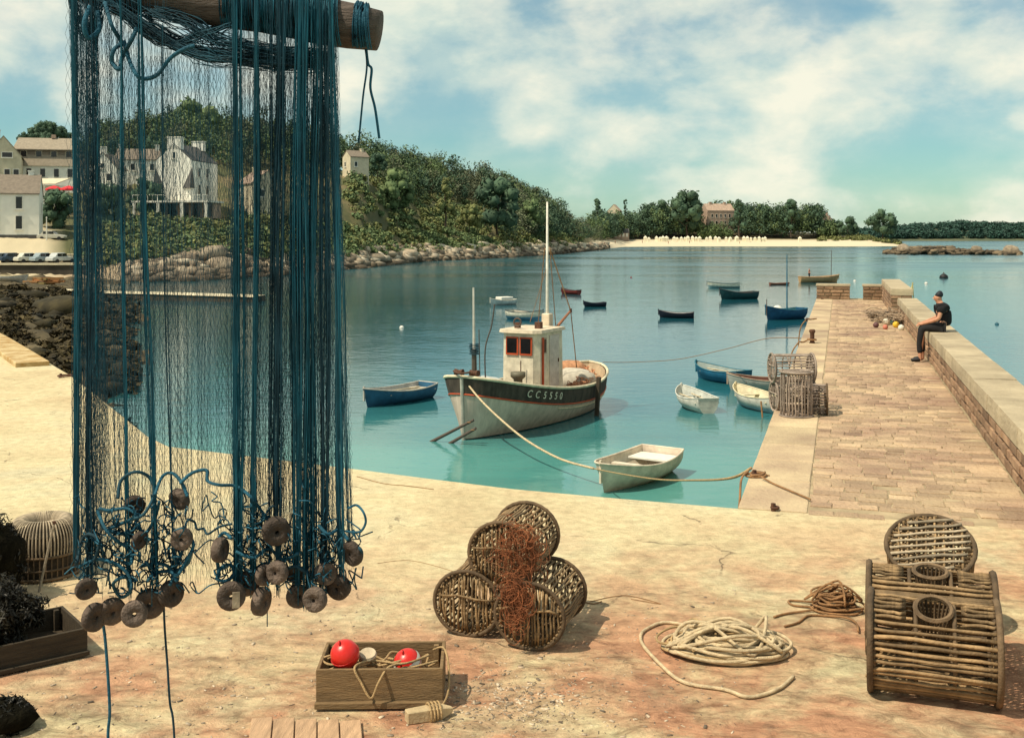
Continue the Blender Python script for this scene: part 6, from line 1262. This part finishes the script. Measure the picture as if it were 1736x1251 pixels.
def standing(label, loc, rz, top_c, leg_c, h=1.7):
    o = empty('person', loc, rz, label, 'person'); o.scale = (h/1.7,)*3
    V = [(0, 0, .92), (0, 0, 1.15), (0, 0, 1.38), (.01, 0, 1.5), (.02, 0, 1.62)]; E = [(0, 1), (1, 2), (2, 3), (3, 4)]; Rd = [.13, .12, .14, .05, .09]
    for s in (1, -1):
        n = len(V); V += [(0, s*.2, 1.4), (.03, s*.25, 1.13), (.1, s*.24, .9), (0, s*.09, .86), (.02, s*.1, .48), (0, s*.1, .06), (.14, s*.11, .03)]; E += [(2, n), (n, n+1), (n+1, n+2), (0, n+3), (n+3, n+4), (n+4, n+5), (n+5, n+6)]; Rd += [.06, .045, .035, .1, .065, .045, .035]
    skin('body', V, E, Rd, o, 'skin', 1)
    skin('top', [(0, 0, .95), (0, 0, 1.15), (0, 0, 1.38), (0, .2, 1.4), (.02, .24, 1.2), (0, -.2, 1.4), (.02, -.24, 1.2)], [(0, 1), (1, 2), (2, 3), (3, 4), (2, 5), (5, 6)], [.145, .135, .155, .075, .06, .075, .06], o, mat('cloth', top_c, .9), 1)
    skin('trousers', [(0, 0, .92), (0, .09, .84), (.02, .1, .48), (0, .1, .12), (0, -.09, .84), (.02, -.1, .48), (0, -.1, .12)], [(0, 1), (1, 2), (2, 3), (0, 4), (4, 5), (5, 6)], [.14, .11, .08, .06, .11, .08, .06], o, mat('cloth', leg_c, .9), 1)
    skin('hair', [(.0, 0, 1.63), (.0, 0, 1.70)], [(0, 1)], [.095, .085], o, 'hair', 1)
wb = [x for x in bpy.data.objects if x.name == 'working_boat'][0].location
standing('dark-clothed person standing in the tan working boat beyond the pier', wb+Vector((-1.28, -.2, .42)), 0, (.02, .02, .03), (.02, .02, .03), 1.45)
rng = np.random.default_rng(61)
for k, (px, t_, c_, lb) in enumerate([(1043, 1.9, (.3, .05, .05), 'bather in red near the left end of the beach'), (1089, 1.8, (.04, .05, .1), 'dark-clothed bather left of the tent row'), (1133, 1.6, (.4, .2, .12), 'bather standing on the sand below the middle of the tents'), (1169, 1.7, (.25, .08, .06), 'bather on the sand below the tallest tree'), (1254, 1.6, (.6, .45, .1), 'bather in yellow near the waterline below the right tents'), (1025, 1.9, (.1, .08, .08), 'dark figure where the rocks meet the beach')]):
    standing(lb, Vector(ground(px, t_)), rng.uniform(0, 6), c_, (.1, .06, .05))
# ---------------------------------------------------------------- small debris on the quay
q = np.random.default_rng(81); V = []; Fs = []
for k in range(2600):
    px = q.uniform(0, 1250); py = q.uniform(1000, 1250)
    if q.uniform() < .4: px, py = 860+q.normal()*90, 1190+q.normal()*25
    g = G(px, max(py, 960)); l = q.uniform(.004, .02) if k % 6 else q.uniform(.015, .035); w = l*q.uniform(.12, .5); a = q.uniform(0, 3.14); h = w*.5; c_, s_ = math.cos(a), math.sin(a); n = len(V)
    for z in (0.001, h):
        for sx, sy in ((-1, -1), (1, -1), (1, 1), (-1, 1)): V.append((g.x+sx*l/2*c_-sy*w/2*s_, g.y+sx*l/2*s_+sy*w/2*c_, z))
    Fs += [(n+4, n+5, n+6, n+7)]+[(n+i, n+(i+1) % 4, n+(i+1) % 4+4, n+i+4) for i in range(4)]
tag(npobj('debris', np.array(V), np.array(Fs), 'grit'), 'scattered straw, chips and weed scraps on the near quay', 'debris', kind='stuff')
for k, (pts, lb, r) in enumerate([([(605, 808), (650, 820), (690, 824), (735, 830)], 'thin brown line lying along the quay edge right of the net', .004), ([(640, 955), (690, 950), (740, 960), (800, 980)], 'thin brown twine on the quay left of the stack of pots', .002), ([(980, 1018), (1005, 1024), (1020, 1020)], 'short brown twine on the quay right of the stack of pots', .004), ([(1000, 1020), (1060, 1010), (1120, 1024), (1070, 1016)], 'reddish strand on the quay between the pots and the rope coil', .003)]):
    rope('twine', lb, [G(x, y)+Vector((0, 0, r)) for x, y in pts], r, 'rope_brown', 'twine', n=5)
